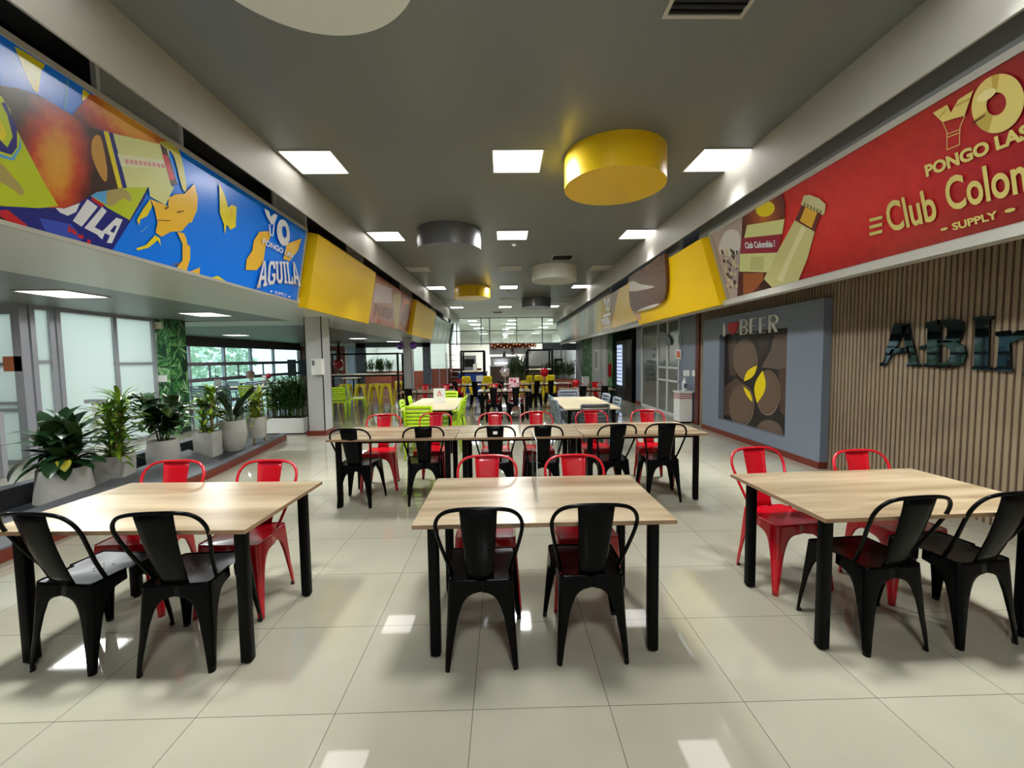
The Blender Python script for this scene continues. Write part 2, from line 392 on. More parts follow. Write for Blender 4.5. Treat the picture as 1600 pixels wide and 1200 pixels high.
# ================================================================== room shell
XL, XR = -2.6, 2.94          # edges of the dark recessed ceiling
CZ = 3.95
f = MB()
def quad(mb, x0, x1, y0, y1, z, M): mb.add([(x0, y0, z), (x1, y0, z), (x1, y1, z), (x0, y1, z)], [(0, 1, 2, 3)], M)
quad(f, -3.7, 5.2, -3.2, 25.2, 0, M_floor); quad(f, -11.2, -3.7, -3.2, 10.5, 0, M_floor); quad(f, -11.2, -3.7, 10.5, 23, 0, M_floor2)
quad(f, -11.2, -3.7, 23, 25.2, 0, M_floor); quad(f, -9, 5.2, 25.2, 46, 0, M_floor)
struct(f.build('floor'))
c = MB()
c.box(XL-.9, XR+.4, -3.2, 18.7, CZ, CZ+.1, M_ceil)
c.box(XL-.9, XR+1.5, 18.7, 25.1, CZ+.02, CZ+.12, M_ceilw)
struct(c.build('ceiling'))
c = MB(); c.box(-11.2, -4.7, 9.0, 25.2, 2.45, 2.55, M_low); c.box(-7.4, -4.7, -3.2, 9.0, 2.45, 2.55, M_low)
c.box(-11.0, -4.7, 9.6, 10.8, 2.435, 2.45, M_bulk); c.box(-9.2, -7.4, -3.2, 6.5, 2.45, 2.55, M_low)
struct(c.build('ceiling_low'))
t = MB(); t.box(XL-.02, XL, -3.2, 25, 3.475, CZ+.02, M_band); struct(t.build('trim_1'))
t = MB(); t.box(XR, XR+.02, -3.2, 25, 3.455, CZ+.02, M_band); struct(t.build('trim_2'))
# left bulkhead: underside panel and the dark void over the signs
t = MB(); t.box(-4.7, -3.12, -3.2, 25, 2.42, 2.5, M_bulk); struct(t.build('trim_3'))
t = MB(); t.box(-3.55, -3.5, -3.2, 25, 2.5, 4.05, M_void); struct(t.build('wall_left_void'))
# right bulkhead
t = MB(); t.box(3.36, 4.5, -3.2, 16, 2.5, 2.56, mat('taupe_soffit', (124, 112, 98), .6)); t.box(3.40, 4.5, 16, 25, 2.5, 2.56, M_bulk); struct(t.build('trim_4'))
t = MB(); t.box(3.33, 3.42, -3.2, 25, 2.28, 2.355, M_band); t.box(3.42, 3.46, -3.2, 25, 2.28, 2.5, M_band); struct(t.build('trim_5'))
t = MB(); t.box(3.13, 3.2, -3.2, 6.75, 3.3, 3.7, M_greyw); t.box(3.13, 3.2, 7.5, 8.1, 3.3, 3.7, M_greyw); t.box(3.13, 3.2, 12.4, 25, 3.3, 3.7, M_greyw)
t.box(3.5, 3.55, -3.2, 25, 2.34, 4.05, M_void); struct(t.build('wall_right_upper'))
# right wall: slats, red brown post, grey wall
SW = 4.29
t = MB(); t.box(SW+.014, SW+.2, -3.2, 9.12, 0, 2.5, M_slatback); struct(t.build('wall_right'))
t = MB(); y = -1.0
while y < 9.1:
    t.box(SW, SW+.03, y, y+.034, 2.262 if 5.45 < y < 8.55 else 0, 2.5, M_slat); y += .055
o = struct(t.build('wall_right_slats', M_slat))
t = MB(); t.box(4.26, 4.5, 9.12, 9.28, 0, 2.5, mat('red_brown_post', (92, 34, 26), .4)); struct(t.build('trim_6'))
t = MB(); t.box(4.3, 4.5, 9.28, 10.25, 0, 2.5, M_steelp); t.box(4.3, 4.5, 13.1, 13.6, 0, 2.5, M_steelp)
t.box(4.3, 4.5, 16.2, 25.1, 0, 2.5, M_greyw); t.box(4.9, 5.0, 10, 16.4, 0, 2.5, mat('dark_green_niche', (20, 44, 30), .6)); t.box(4.3, 5.0, 13.55, 16.3, 2.5, 2.56, M_void); t.box(4.3, 4.9, 13.6, 13.66, 0, 2.5, M_void); t.box(4.3, 4.9, 16.15, 16.2, 0, 2.5, MATS['dark_green_niche'])
struct(t.build('wall_right_far'))
t = MB(); t.box(4.28, 4.3, 9.28, 10.25, 0, .09, M_brownskirt); t.box(4.28, 4.3, 13.1, 13.6, 0, .09, M_brownskirt); struct(t.build('baseboard_right'))
# closing walls out of view
t = MB(); t.box(-9.2, 5.0, -3.3, -3.2, 0, 4.05, M_white); struct(t.build('wall_front'))
t = MB(); t.box(-9.3, -9.2, -3.3, 6.55, 0, 2.6, M_white); struct(t.build('wall_left'))

# ---- glazed partition on the right (dark panes, pale frame)
t = MB(); X = 4.3; M_pale = mat('pale_aluminium', (222, 224, 222), .4)
pane = mat('grey_film_glass', (110, 116, 112), .15, spec=.6, noise=.1, nscale=1.5)
t.box(X+.03, X+.05, 10.25, 13.1, .04, 2.48, pane)
for y in (10.25, 11.0, 11.68, 13.04): t.box(X, X+.07, y, y+.06, .04, 2.46, M_pale)
for z in (0.0, 2.42): t.box(X, X+.07, 10.25, 13.1, z, z+.06, M_pale)
for z in (.86, 1.2): t.box(X, X+.07, 10.25, 11.7, z, z+.05, M_pale)
struct(t.build('window_1'))
# decals on the panes and wall
p = Plane((4.295, 13, 0), (0, -1, 0), (0, 0, 1)); cz = crop(960, 480, 6)
wf = thing('window_film', 'faded dark film lettering and leaf shapes on the grey partition glass', 'decal', (4.29, 11.5, 1))
for L in ([(330, 380), (365, 385), (365, 400), (330, 392)], [(345, 430), (360, 435), (358, 475), (345, 470)], [(300, 490), (365, 505), (365, 530), (300, 520)], [(300, 550), (340, 560), (340, 580), (300, 572)], [(290, 590), (365, 605), (365, 635), (285, 625)], [(285, 640), (365, 660), (365, 685), (285, 675)]):
    MB().poly([p.px(x, y, .004) for x, y in cz(L)], mat('dark_lettering_film', (78, 82, 80), .3)).build('lettering', None, wf, world=True)
for L in ([(430, 230), (480, 240), (525, 300), (525, 350), (470, 350), (425, 300)], [(465, 500), (480, 490), (485, 525), (460, 525)], [(600, 270), (632, 260), (632, 350), (605, 340)]):
    MB().poly([p.px(x, y, .004) for x, y in sm(cz(L), 3)], mat('leaf_decal', (70, 76, 66), .3)).build('leaf_decal', None, wf, world=True)
nt = MB(); 
nt.poly([p.px(x, y, .02) for x, y in cz([(582, 397), (634, 400), (634, 488), (582, 484)])], M_white)
nt.poly([p.px(x, y, .022) for x, y in cz([(590, 412), (627, 414), (627, 474), (590, 470)])], mat('orange_print', (214, 106, 70), .5))
tag(nt.build('notice'), 'small orange and white notice stuck on the grey glass partition', 'notice')
SWITCH = ('narrow white wall switch plate nearest the glass partition', 'middle one of three white switch plates on grey wall', 'white switch plate nearest the red brown post')
for k, (a, b) in enumerate(((650, 672), (680, 702), (732, 756))):
    q0 = p.px(*cz([(a, 590)])[0]); q1 = p.px(*cz([(b, 648)])[0])
    tag(MB().box(4.285, 4.3, q1.y, q0.y, q1.z, q0.z, M_whitegloss).build('wall_switch'), SWITCH[k], 'switch', 'switch plates on the grey wall')

# ---- frosted glazing on the left, and the stair lobby behind
FX = -7.3
t = MB(); t.box(FX-.01, FX+.01, 6.65, 8.95, .06, 2.4, M_frost)
for y in (6.62, 6.9, 7.0, 8.0, 8.86): t.box(FX-.05, FX+.05, y, y+.07, 0, 2.45, M_alu)
for z in (0, 2.39): t.box(FX-.04, FX+.04, 6.65, 8.95, z, z+.06, M_alu)
t.box(FX-.03, FX+.03, 8.0, 8.9, 1.5, 1.55, M_alu); t.box(FX-.03, FX+.03, 6.65, 7.0, 1.55, 1.6, M_alu)
struct(t.build('window_2'))
t = MB(); y = 6.55
t.box(-9.2, FX, y-.01, y+.01, .06, 2.4, M_frost)
t.box(FX-.1, FX+.03, y-.06, y+.06, 0, 2.45, M_alu)
for z, h in ((2.3, .17), (1.52, .05), (.93, .04), (.82, .05), (0, .07)): t.box(-9.2, FX, y-.03, y+.03, z, z+h, M_alu)
t.box(-7.95, -7.85, y-.04, y-.02, 1.18, 1.2, M_darkframe)
struct(t.build('door_1'))
q0 = at_y(5, 557, 6.5); q1 = at_y(36, 580, 6.5)
tag(MB().box(q0.x, q1.x, 6.49, 6.51, q1.z, q0.z, mat('orange_brown_sign', (186, 104, 66), .5)).build('door_sign'), 'orange brown sign plate on the frosted door by the planter', 'sign')
# stair glass railing in front of the lobby
r = thing('stair_railing', 'low glass stair railing with grey handrail beside the frosted glazing', 'railing', (-6.9, 5.8, 0))
MB().box(-8.6, -6.85, 5.78, 5.79, .15, .85, glass_mat('green_glass', (206, 232, 228), .3)).build('glass_panel', None, r, world=True)
MB().bar((-8.6, 5.78, .06), (-6.85, 5.78, .06), .08, M_alu).build('bottom_rail', None, r, world=True)
MB().bar((-6.85, 5.78, 0), (-6.85, 5.78, .9), .06, M_alu).build('post', None, r, world=True)
MB().tube([(-8.4, 5.7, .25), (-7.1, 5.7, .78), (-6.85, 5.7, .8)], .02, 8, M_alu).build('handrail', None, r, 60, True)
r = thing('handrail_post', 'white railing post with bent top standing before frosted glass', 'railing', (-6.6, 6.9, 0))
MB().box(-6.66, -6.56, 6.86, 6.94, 0, .9, M_white).build('post', None, r, world=True)
MB().box(-6.75, -6.3, 6.84, 6.96, .9, .96, M_alu).build('rail', None, r, world=True)

# leaf-printed pillar with exit light and notices
def leaf_print(mb, o, u, v, w, h, n, seed, size):
    pl = Plane(o, u, v); r = random.Random(seed); gs = [mat('print_leaf_%s' % q, c_, .5) for q, c_ in (('deep', (24, 66, 36)), ('mid', (50, 112, 58)), ('fresh', (92, 150, 84)), ('pale', (150, 190, 136)))]
    k = 0
    for i in range(n):
        cu, cv = r.uniform(0, w), r.uniform(0, h); a0 = r.uniform(0, 6.28); nb = r.randint(7, 11)
        for j in range(nb):
            a = a0+(j-nb/2)*.32; L = size*r.uniform(.6, 1.1); wd = L*.085; k += 1
            q = [(0, 0), (L*.4, wd), (L*.75, wd*.7), (L, 0), (L*.75, -wd*.7), (L*.4, -wd)]
            P = clip_poly([(cu+x*math.cos(a)-y*math.sin(a), cv+x*math.sin(a)+y*math.cos(a)) for x, y in q], 0, w, 0, h)
            if len(P) > 2: mb.poly([pl.pt(x, y, .001+.000002*k) for x, y in P], gs[min(3, int(r.random()*4.2*(.4+.6*i/n)))])
def clip_poly(pts, u0, u1, v0, v1):
    for ax, lim, sg in ((0, u0, 1), (0, u1, -1), (1, v0, 1), (1, v1, -1)):
        out = []
        for i in range(len(pts)):
            a, b = pts[i-1], pts[i]; ia = sg*(a[ax]-lim) >= 0; ib = sg*(b[ax]-lim) >= 0
            if ia != ib:
                t = (lim-a[ax])/(b[ax]-a[ax]); out.append((a[0]+t*(b[0]-a[0]), a[1]+t*(b[1]-a[1])))
            if ib: out.append(b)
        pts = out
        if len(pts) < 3: return []
    return pts
M_leafbase = mat('leaf_print_ground', (20, 50, 32), .5)
t = MB(); t.box(-7.5, -7.05, 9.0, 9.5, 0, 2.45, M_leafbase)
leaf_print(t, (-7.5, 9.0, 0), (1, 0, 0), (0, 0, 1), .45, 2.45, 46, 1, .34); leaf_print(t, (-7.05, 9.0, 0), (0, 1, 0), (0, 0, 1), .5, 2.45, 46, 2, .34)
struct(t.build('column_1'))
e_ = thing('emergency_light', 'cream emergency light box on top of leafy pillar', 'light', (-7.28, 8.97, 2.25))
MB().box(-7.44, -7.12, 8.94, 9.0, 2.24, 2.38, mat('cream_plastic', (222, 214, 186), .4)).build('housing', None, e_, world=True)
MB().lathe((-7.34, 8.93, 2.31), [(.03, 0), (.03, .02)], 12, M_white).build('lamp', None, e_, True, True)
tag(MB().box(-7.36, -7.12, 8.97, 9.0, 1.13, 1.27, M_whitegloss).build('pillar_notice'), 'white double notice card on the leafy pillar above the plants', 'notice')

# grey columns
def column(name, x0, x1, y0, y1):
    b = MB(); b.box(x0, x1, y0, y1, .1, 2.42, mat('grey_column_paint', (186, 186, 188), .4))
    d = .004
    b.box(x0-d, x0+.012, y0-d, y0, .1, 2.42, M_black); b.box(x1-.012, x1+d, y0-d, y0+.012, .1, 2.42, M_black); b.box(x1, x1+d, y1-.012, y1, .1, 2.42, M_black)
    b.box(x0-.03, x1+.03, y0-.03, y1+.03, 0, .1, M_brownskirt)
    return struct(b.build(name))
column('column_2', -4.02, -3.68, 8.6, 9.0); column('column_3', -4.05, -3.72, 17.0, 17.4)
d = thing('dispenser', 'white wall dispenser on the grey column beside the planter', 'dispenser', (-3.85, 8.55, 1.36))
MB().rbox(-3.86, -3.63, 8.46, 8.6, 1.25, 1.57, .03, M_whitegloss).build('body', None, d, 30, True)
MB().box(-3.83, -3.78, 8.45, 8.46, 1.44, 1.54, mat('grey_window', (120, 126, 130), .2)).build('level_window', None, d, world=True)

# ---- left window wall and daylight outside
WX = -11.0
t = MB(); t.box(WX-.1, WX, 9.0, 23.0, 2.1, 2.5, mat('charcoal_lintel', (52, 48, 50), .5)); struct(t.build('trim_7'))
t = MB(); mp = mat('mauve_mullion', (104, 92, 100), .4)
for y in (9.0, 11.6, 13.2, 14.9, 16.75, 18.5, 20.3, 22.9): t.box(WX-.07, WX+.03, y-.05, y+.05, 0, 2.1, M_alu)
for z in (1.40, .82): t.box(WX-.05, WX+.04, 9, 23, z, z+.13, mp)
for y in (12.4, 15.9, 17.6, 19.4): t.box(WX-.04, WX+.02, y, y+.03, .9, 1.42, mp)
t.box(WX-.05, WX+.02, 9, 23, 0, .06, mp)
t.box(WX-.02, WX-.015, 9, 23, .06, 2.1, M_glass); struct(t.build('window_3'))
t = MB(); quad(t, -60, -11.2, -20, 60, -.6, mat('outdoor_ground', (150, 170, 140), .9)); struct(t.build('ground'))
b = thing('office_building', 'pale blue building seen outside through the windows', 'building', (-26, 20, -.6))
MB().box(-30, -26, 24, 30, -.6, 7, mat('pale_blue_wall', (176, 208, 222), .7)).build('wall', None, b, world=True)
for k in range(3): MB().box(-26.02, -25.98, 24.6+1.8*k, 25.6+1.8*k, .6, 1.9, mat('blue_window', (120, 160, 184), .2)).build('window', None, b, world=True)
def foliage_tree(x, y, h, r, lab):
    tr = thing('tree', lab, 'tree', (x, y, -.6), 0, 'trees outside the windows')
    MB().cyl((0, 0), .12, 0, h*.5, 8, .07, mat('bark', (96, 84, 70), .9)).build('trunk', None, tr)
    b = MB(); rnd = random.Random(int(x*10+y))
    for k in range(700):
        a = rnd.uniform(0, 2*PI); e = math.asin(rnd.uniform(-.8, 1)); q = r*rnd.uniform(.6, 1)
        p0 = Vector((q*math.cos(a)*math.cos(e), q*math.sin(a)*math.cos(e), h*.65+q*.8*math.sin(e)))
        d1 = Vector((rnd.uniform(-1, 1), rnd.uniform(-1, 1), rnd.uniform(-1, 1))).normalized()*.16; d2 = d1.orthogonal().normalized()*.1
        b.poly([p0-d1, p0-d2, p0+d1, p0+d2])
    b.build('crown', mat('outdoor_leaf', (216, 234, 208), .6, noise=.1, nscale=2), tr)
for k, (x, y, h, r) in enumerate(((-15.5, 15.2, 3.2, 1.5), (-16, 18.2, 3.4, 1.4), (-15.2, 22.5, 3.6, 1.8))):
    foliage_tree(x, y, h, r, ('pale green tree outside the windows nearest the leafy pillar', 'green tree outside the middle of the window wall', 'broad green tree outside beyond the metal rack')[k])

# ================================================================== ceiling fittings
def ceiling_light(x, y, z, lab, lit=True, s=.6, grp=None, lm=None):
    t = thing('ceiling_light', lab, 'ceiling light', (x, y, z), 0, grp or ('lit square ceiling panels' if lit else 'unlit square ceiling panels'))
    h = s/2; b = MB()
    for a in ((-h-.01, h+.01, -h-.01, -h+.008), (-h-.01, h+.01, h-.008, h+.01), (-h-.01, -h+.008, -h, h), (h-.008, h+.01, -h, h)): b.box(a[0], a[1], a[2], a[3], -.012, .0, M_band)
    b.build('frame', None, t)
    b = MB(); b.add([(-h+.008, -h+.008, -.008), (-h+.008, h-.008, -.008), (h-.008, h-.008, -.008), (h-.008, -h+.008, -.008)], [(0, 1, 2, 3)], M_light if lit else M_unlit)
    b.build('diffuser', None, t)
    if lit:
        lo = bpy.data.objects.new('panel_lamp', lm or lamp); COL.objects.link(lo); lo.parent = t; lo.location = (0, 0, -.02)
side = {-2.26: 'beside the blue sign', .2: 'along the ceiling middle', 2.68: 'beside the red sign'}
rows = ((-.8, 1, 'behind the viewpoint'), (2.25, 1, 'above the front tables'), (5.32, 1, 'row of the big yellow drum'), (8.43, 1, 'row of the grey drum'), (11.5, 0, 'row of the white drum'), (14.5, 1, 'row of the small yellow drum'), (17.6, 0, 'last dark ceiling row'))
for y, lit, rl in rows:
    for x, sl in side.items():
        ceiling_light(x, y, CZ, ('bright' if lit else 'unlit')+' light panel '+sl+', '+rl, bool(lit), lm=lampc if x == .2 else lamp)
for x, w in ((-2.2, 'beside the glass signs'), (.1, 'over the middle'), (2.35, 'beside the striped panels')):
    ceiling_light(x, 20.2, CZ+.02, 'bright square light panel in the pale far ceiling '+w, True)
for x, y, w in ((-5.72, 5.64, 'nearest the camera'), (-5.68, 8.2, 'before the leafy pillar'), (-9.2, 14.7, 'near the windows'), (-6.2, 18.1, 'above the framed bar table'), (-5.7, 2.6, 'over the planter behind the viewpoint'), (-5.6, 21.5, 'by the far counters')):
    ceiling_light(x, y, 2.45, 'bright square light panel in the low left ceiling, '+w, True, .62, 'lit panels of the low ceiling', lampl)
def drum(x, y, M, lab):
    t = thing('ceiling_drum', lab, 'ceiling drum', (x, y, CZ), 0, 'round drums hanging under the ceiling')
    b = MB(); n = 64
    a = [2*PI*k/n for k in range(n)]; R = .6
    b.grid([[(R*math.cos(q), R*math.sin(q), z) for q in a+[0]] for z in (0, -.37)], M); b.build('side_band', None, t, True)
    b = MB(); b.poly([(R*math.cos(q), R*math.sin(q), -.369) for q in a][::-1], M); b.build('bottom_disc', None, t)
M_dy = mat('yellow_drum', (238, 196, 20), .3); M_dg = mat('grey_drum', (92, 94, 98), .3); M_dw = mat('white_drum', (220, 222, 214), .45)
drum(1.37, 5.2, M_dy, 'big yellow drum hanging between two bright ceiling lights'); drum(-1.0, 8.12, M_dg, 'dark grey drum under the ceiling nearest the camera'); drum(-1.04, 14.5, M_dy, 'small distant yellow drum under the dark ceiling')
drum(1.39, 11.45, M_dw, 'white drum beside the unlit ceiling panels'); drum(1.36, 17.4, M_dg, 'farthest dark grey drum before the pale ceiling'); drum(-1.0, 2.2, M_dw, 'big white drum cut by the top of the picture')
def vent(x, y, z, s, lab):
    t = thing('ceiling_vent', lab, 'vent', (x, y, z), 0, 'dark square ceiling vents'); h = s/2; b = MB()
    for a in ((-h-.03, h+.03, -h-.03, -h), (-h-.03, h+.03, h, h+.03), (-h-.03, -h, -h, h), (h, h+.03, -h, h)): b.box(*a, -.015, 0, M_band)
    b.build('frame', None, t); b = MB(); b.box(-h, h, -h, h, -.004, 0, M_void)
    for k in range(9): yy = -h+s*(k+.5)/9; b.box(-h, h, yy-.008, yy+.008, -.012, -.004, M_black)
    b.build('grille', None, t)
vent(1.45, 2.84, CZ, .52, 'dark square vent at the picture top by the big white drum'); vent(1.45, 10.3, CZ, .46, 'dark square vent before the white drum'); vent(1.4, 6.2, CZ, .46, 'dark vent half hidden behind the big yellow drum'); vent(-.3, 22.5, CZ+.02, .46, 'dark vent in the pale far ceiling')
for x, y, lab in ((.25, 9.05, 'small white detector behind the middle light of the second row'), (.2, 15.4, 'small white detector beyond the third row of lights')):
    tag(MB().lathe((x, y, CZ-.05), [(.03, 0), (.055, .02), (.06, .05)], 16, M_whitegloss).build('smoke_detector', None, None, True), lab, 'detector')
# ================================================================== sign boards
PLL = Plane((-3.12, 0, 2.42), (0, 1, 0), (.2, 0, 1.08))
PLR = Plane((3.4, 0, 2.36), (0, -1, 0), (-.3, 0, .97))
HL = math.hypot(.2, 1.08); HR = math.hypot(.3, .97)
def slab(mb, pl, u0, u1, v0, v1, n0, n1, M):
    vs = [pl.pt(u, v, n) for n in (n0, n1) for v in (v0, v1) for u in (u0, u1)]
    return mb.add(vs, [(0, 2, 3, 1), (4, 5, 7, 6), (0, 1, 5, 4), (2, 6, 7, 3), (0, 4, 6, 2), (1, 3, 7, 5)], M)
def sign_root(name, label, pl, u): return thing(name, label, 'sign', pl.pt(u, 0), 0)
class Art:
    def __init__(s, pl, u0, u1, v0, v1): s.pl = pl; s.b = (u0, u1, v0, v1); s.mb = MB(); s.k = 0; s.base = .0
    def p(s, pts, M, smooth=0):
        if smooth: pts = sm(pts, smooth)
        q = [s.pl.uv(x, y) for x, y in pts]; q = clip_poly(q, *s.b); s.k += 1
        if len(q) >= 3: s.mb.poly([s.pl.pt(u, v, s.base+.0002*s.k) for u, v in q], M)
    def off(s): s.k += 1; return s.base+.0002*s.k
def ink(n, c, r=.22): return mat('ink_'+n, c, r)

# ---- blue board
uE = 6.47; U0, U1, V0, V1 = -1.0, uE, .0, HL
root = sign_root('sign_board', 'long blue beer sign with bottles and yellow hops above the planter', PLL, 3.5)
b = MB(); slab(b, PLL, U0, U1, V0, V1, -.05, 0, ink('blue', (8, 124, 248))); b.build('panel', None, root, world=True)
b = MB()
for a in ((U0, U1, V1-.03, V1+.01), (U0, U1, V0-.01, V0+.02), (U1-.02, U1+.02, V0, V1)): slab(b, PLL, *a, -.05, .012, M_band)
b.build('frame', None, root, world=True)
A = Art(PLL, U0, U1-.02, V0+.02, V1-.03); A.base = .001
g = A.p
c1 = crop(0, 50, 6.6667); c2 = crop(0, 220, 6.6667); c3 = crop(200, 220, 4.617); c0 = crop(0, 0, 3)
yel = ink('hop_yellow', (232, 214, 40)); yel2 = ink('hop_orange', (240, 190, 60)); navy = ink('navy', (34, 42, 130)); cream = ink('label_cream', (214, 218, 150)); lime = ink('label_lime', (188, 206, 50)); wht = ink('white', (226, 230, 236)); lblue = ink('light_blue', (90, 170, 226)); dk = ink('dark_brown', (64, 34, 26)); rd = ink('label_red', (196, 40, 52)); tan = ink('beak_tan', (176, 160, 100))
g(c1([(150, 150), (230, 190), (390, 290), (470, 340), (430, 400), (395, 640), (340, 590), (250, 400)]), ink('strip_yellow', (214, 206, 40)))
g(c1([(700, 490), (712, 500), (690, 800), (660, 790)]), lblue)
g(c1([(860, 590), (930, 640), (900, 700), (850, 720)]), yel)
pc = PLL.px(88, 255); ub, vb = PLL.u, PLL.v
amber = [(0.0, (226, 176, 60)), (.38, (220, 150, 52)), (.62, (196, 70, 40)), (.85, (120, 40, 34)), (1.0, (58, 32, 28))]
pc2 = PLL.px(205, 195)
g([(112, 180), (140, 147), (160, 152), (285, 232), (255, 228), (157, 204), (130, 198)], radial_mat('print_bottle_back', pc2, 1, amber, .25, ub, vb, .8, .30))
# can at the bottom
g([(-60, 310), (0, 322), (90, 325), (140, 303), (170, 291), (232, 291), (226, 310), (168, 402), (0, 356), (-60, 340)], navy)
g([(60, 340), (110, 350), (128, 372), (120, 388), (80, 378)], ink('mid_blue', (60, 84, 190)))
g([(0, 328), (12, 328), (40, 350), (52, 366), (0, 352)], rd); g([(-30, 334), (0, 338), (28, 356), (0, 352), (-30, 345)], dk)
g([(140, 305), (165, 292), (231, 292), (202, 344), (168, 325)], lime)
g([(140, 305), (165, 294), (185, 300), (170, 322)], lblue); g([(143, 308), (163, 320), (158, 324), (142, 312)], rd)
g([(168, 296), (190, 294), (204, 305), (203, 315), (192, 310), (175, 322), (166, 318)], tan, 3)
for L in ([(136, 311), (152, 323), (127, 354), (113, 345)], [(159, 323), (166, 330), (147, 355), (159, 361), (154, 368), (131, 356)], [(181, 340), (191, 343), (174, 380), (166, 379), (171, 368), (163, 364), (159, 374), (152, 368)], [(84, 323), (99, 326), (124, 317), (118, 331), (105, 337), (93, 332)]): g(L, wht)
g([(178, 352), (182, 353), (177, 364), (171, 361)], navy)
for L in ([(106, 352), (110, 354), (109, 364), (105, 362)], [(112, 356), (119, 363), (118, 368), (110, 362)], [(121, 366), (129, 367), (130, 373), (120, 371)], [(136, 373), (141, 376), (140, 382), (135, 380)]): g(L, rd)
# front bottle
g([(-80, 140), (0, 134), (27, 138), (58, 148), (90, 167), (112, 180), (130, 197), (157, 203), (187, 294), (150, 300), (120, 318), (99, 325), (0, 322), (-80, 310)], radial_mat('print_bottle_front', pc, 1, amber, .25, ub, vb, .30, .62))
g([(144, 216), (156, 214), (166, 262), (164, 284), (152, 268), (142, 240)], ink('neck_amber', (200, 150, 70)), 4)
g(c0([(-60, 440), (0, 450), (40, 510), (70, 600), (210, 870), (270, 965), (180, 975), (0, 965), (-60, 950)]), lime)
g(c0([(-40, 600), (0, 660), (30, 690), (55, 640), (30, 540), (0, 480), (20, 480), (50, 540), (75, 600), (75, 690), (50, 725), (0, 710), (-40, 690)]), navy)
g(c0([(-40, 700), (0, 722), (50, 738), (84, 690), (90, 640), (95, 690), (60, 752), (0, 738), (-40, 715)]), lblue)
g(c0([(-40, 770), (0, 765), (50, 820), (85, 860), (110, 900), (92, 915), (60, 890), (0, 855), (-40, 840)]), tan, 3)
g(c0([(-10, 560), (10, 590), (25, 630), (8, 655), (-10, 640)]), yel, 3)
# neck label and cap
g([(157, 203), (164, 205), (194, 293), (187, 294)], navy); g([(161, 204), (170, 206), (184, 250), (178, 252)], lblue)
g([(160, 204), (168, 206), (190, 293), (183, 294)], yel); g([(168, 206), (175, 208), (197, 293), (191, 294)], navy)
g([(175, 208), (253, 226), (262, 232), (268, 292), (197, 293)], cream)
g([(182, 240), (255, 250), (262, 262), (188, 260)], ink('cream_light', (224, 226, 190)))
for k in range(9): g([(194+7*k, 248+.9*k), (199+7*k, 249+.9*k), (200+7*k, 256+.8*k), (195+7*k, 255+.8*k)], ink('pink', (216, 150, 150)))
g([(248, 224), (256, 224), (276, 288), (266, 290)], dk); g([(252, 240), (260, 243), (272, 280), (264, 282)], rd)
g([(247, 222), (266, 222), (280, 240), (290, 292), (283, 294), (270, 244), (256, 230)], ink('cap_gold', (206, 200, 90)), 3)
# hops
for L, M in (([(140, 330), (325, 330), (262, 462), (150, 400)], cream), ([(285, 410), (330, 385), (400, 380), (470, 310), (495, 400), (490, 500), (450, 592), (280, 480)], yel2), ([(150, 418), (280, 470), (447, 575), (380, 650), (300, 655), (232, 692), (190, 660), (205, 590), (182, 480)], yel2), ([(150, 420), (165, 470), (130, 540), (80, 565), (70, 612), (55, 570), (100, 490)], yel), ([(185, 680), (220, 700), (228, 755), (205, 715), (140, 770), (60, 790), (48, 775), (120, 750)], yel), ([(345, 655), (395, 665), (415, 710), (418, 745), (440, 760), (440, 850), (410, 952), (330, 932), (385, 860), (385, 740)], yel2), ([(400, 958), (512, 912), (506, 980)], yel2), ([(570, 992), (640, 972), (745, 1042), (640, 1030)], yel),
             ([(650, 305), (690, 390), (715, 480), (740, 460), (775, 475), (770, 620), (730, 640), (705, 600), (690, 672), (684, 600), (655, 520)], yel), ([(940, 655), (1010, 650), (1022, 690), (985, 760), (970, 880), (920, 932), (840, 930), (850, 850), (890, 790), (900, 720)], yel2), ([(1140, 742), (1245, 703), (1222, 790), (1160, 867), (1113, 850)], yel2)):
    g(c3(L), M)
for L in ([(205, 568), (295, 572), (295, 578), (205, 575)], [(340, 510), (395, 500), (395, 508), (350, 520)], [(300, 885), (370, 880), (350, 895)], [(250, 490), (270, 470), (290, 478), (262, 494)]): g(c3(L), ink('hop_line', (130, 96, 40)))
g(c3([(75, 655), (130, 610), (130, 618), (80, 662)]), lblue)
g(c3([(730, 490), (742, 480), (748, 520), (735, 560)]), yel2)
A.mb.build('printed_artwork', None, root, world=True)
L_ = MB(); o1 = .02
lp = lambda L, M=wht, dz=0: L_.poly([PLL.px(x, y, .030+dz) for x, y in c3(L)], M)
lp([(965, 485), (1000, 505), (1012, 545), (1040, 522), (1062, 535), (1042, 590), (1030, 600), (1018, 602), (985, 545)])
lp([(1000, 600), (1008, 600), (1015, 672), (1024, 676), (1034, 600), (1042, 595), (1032, 685), (1006, 680)])
ring = ell(1105, 660, 46, 96, -.12, 30); ring2 = ell(1112, 655, 17, 44, -.12, 30)
for k in range(30): lp([ring[k], ring[(k+1) % 30], ring2[(k+1) % 30], ring2[k]])
put_text(L_, PLL, 'PONGO LAS', *c3([(952, 738), (1172, 845), (958, 700)]), .030, wht, bold=.03)
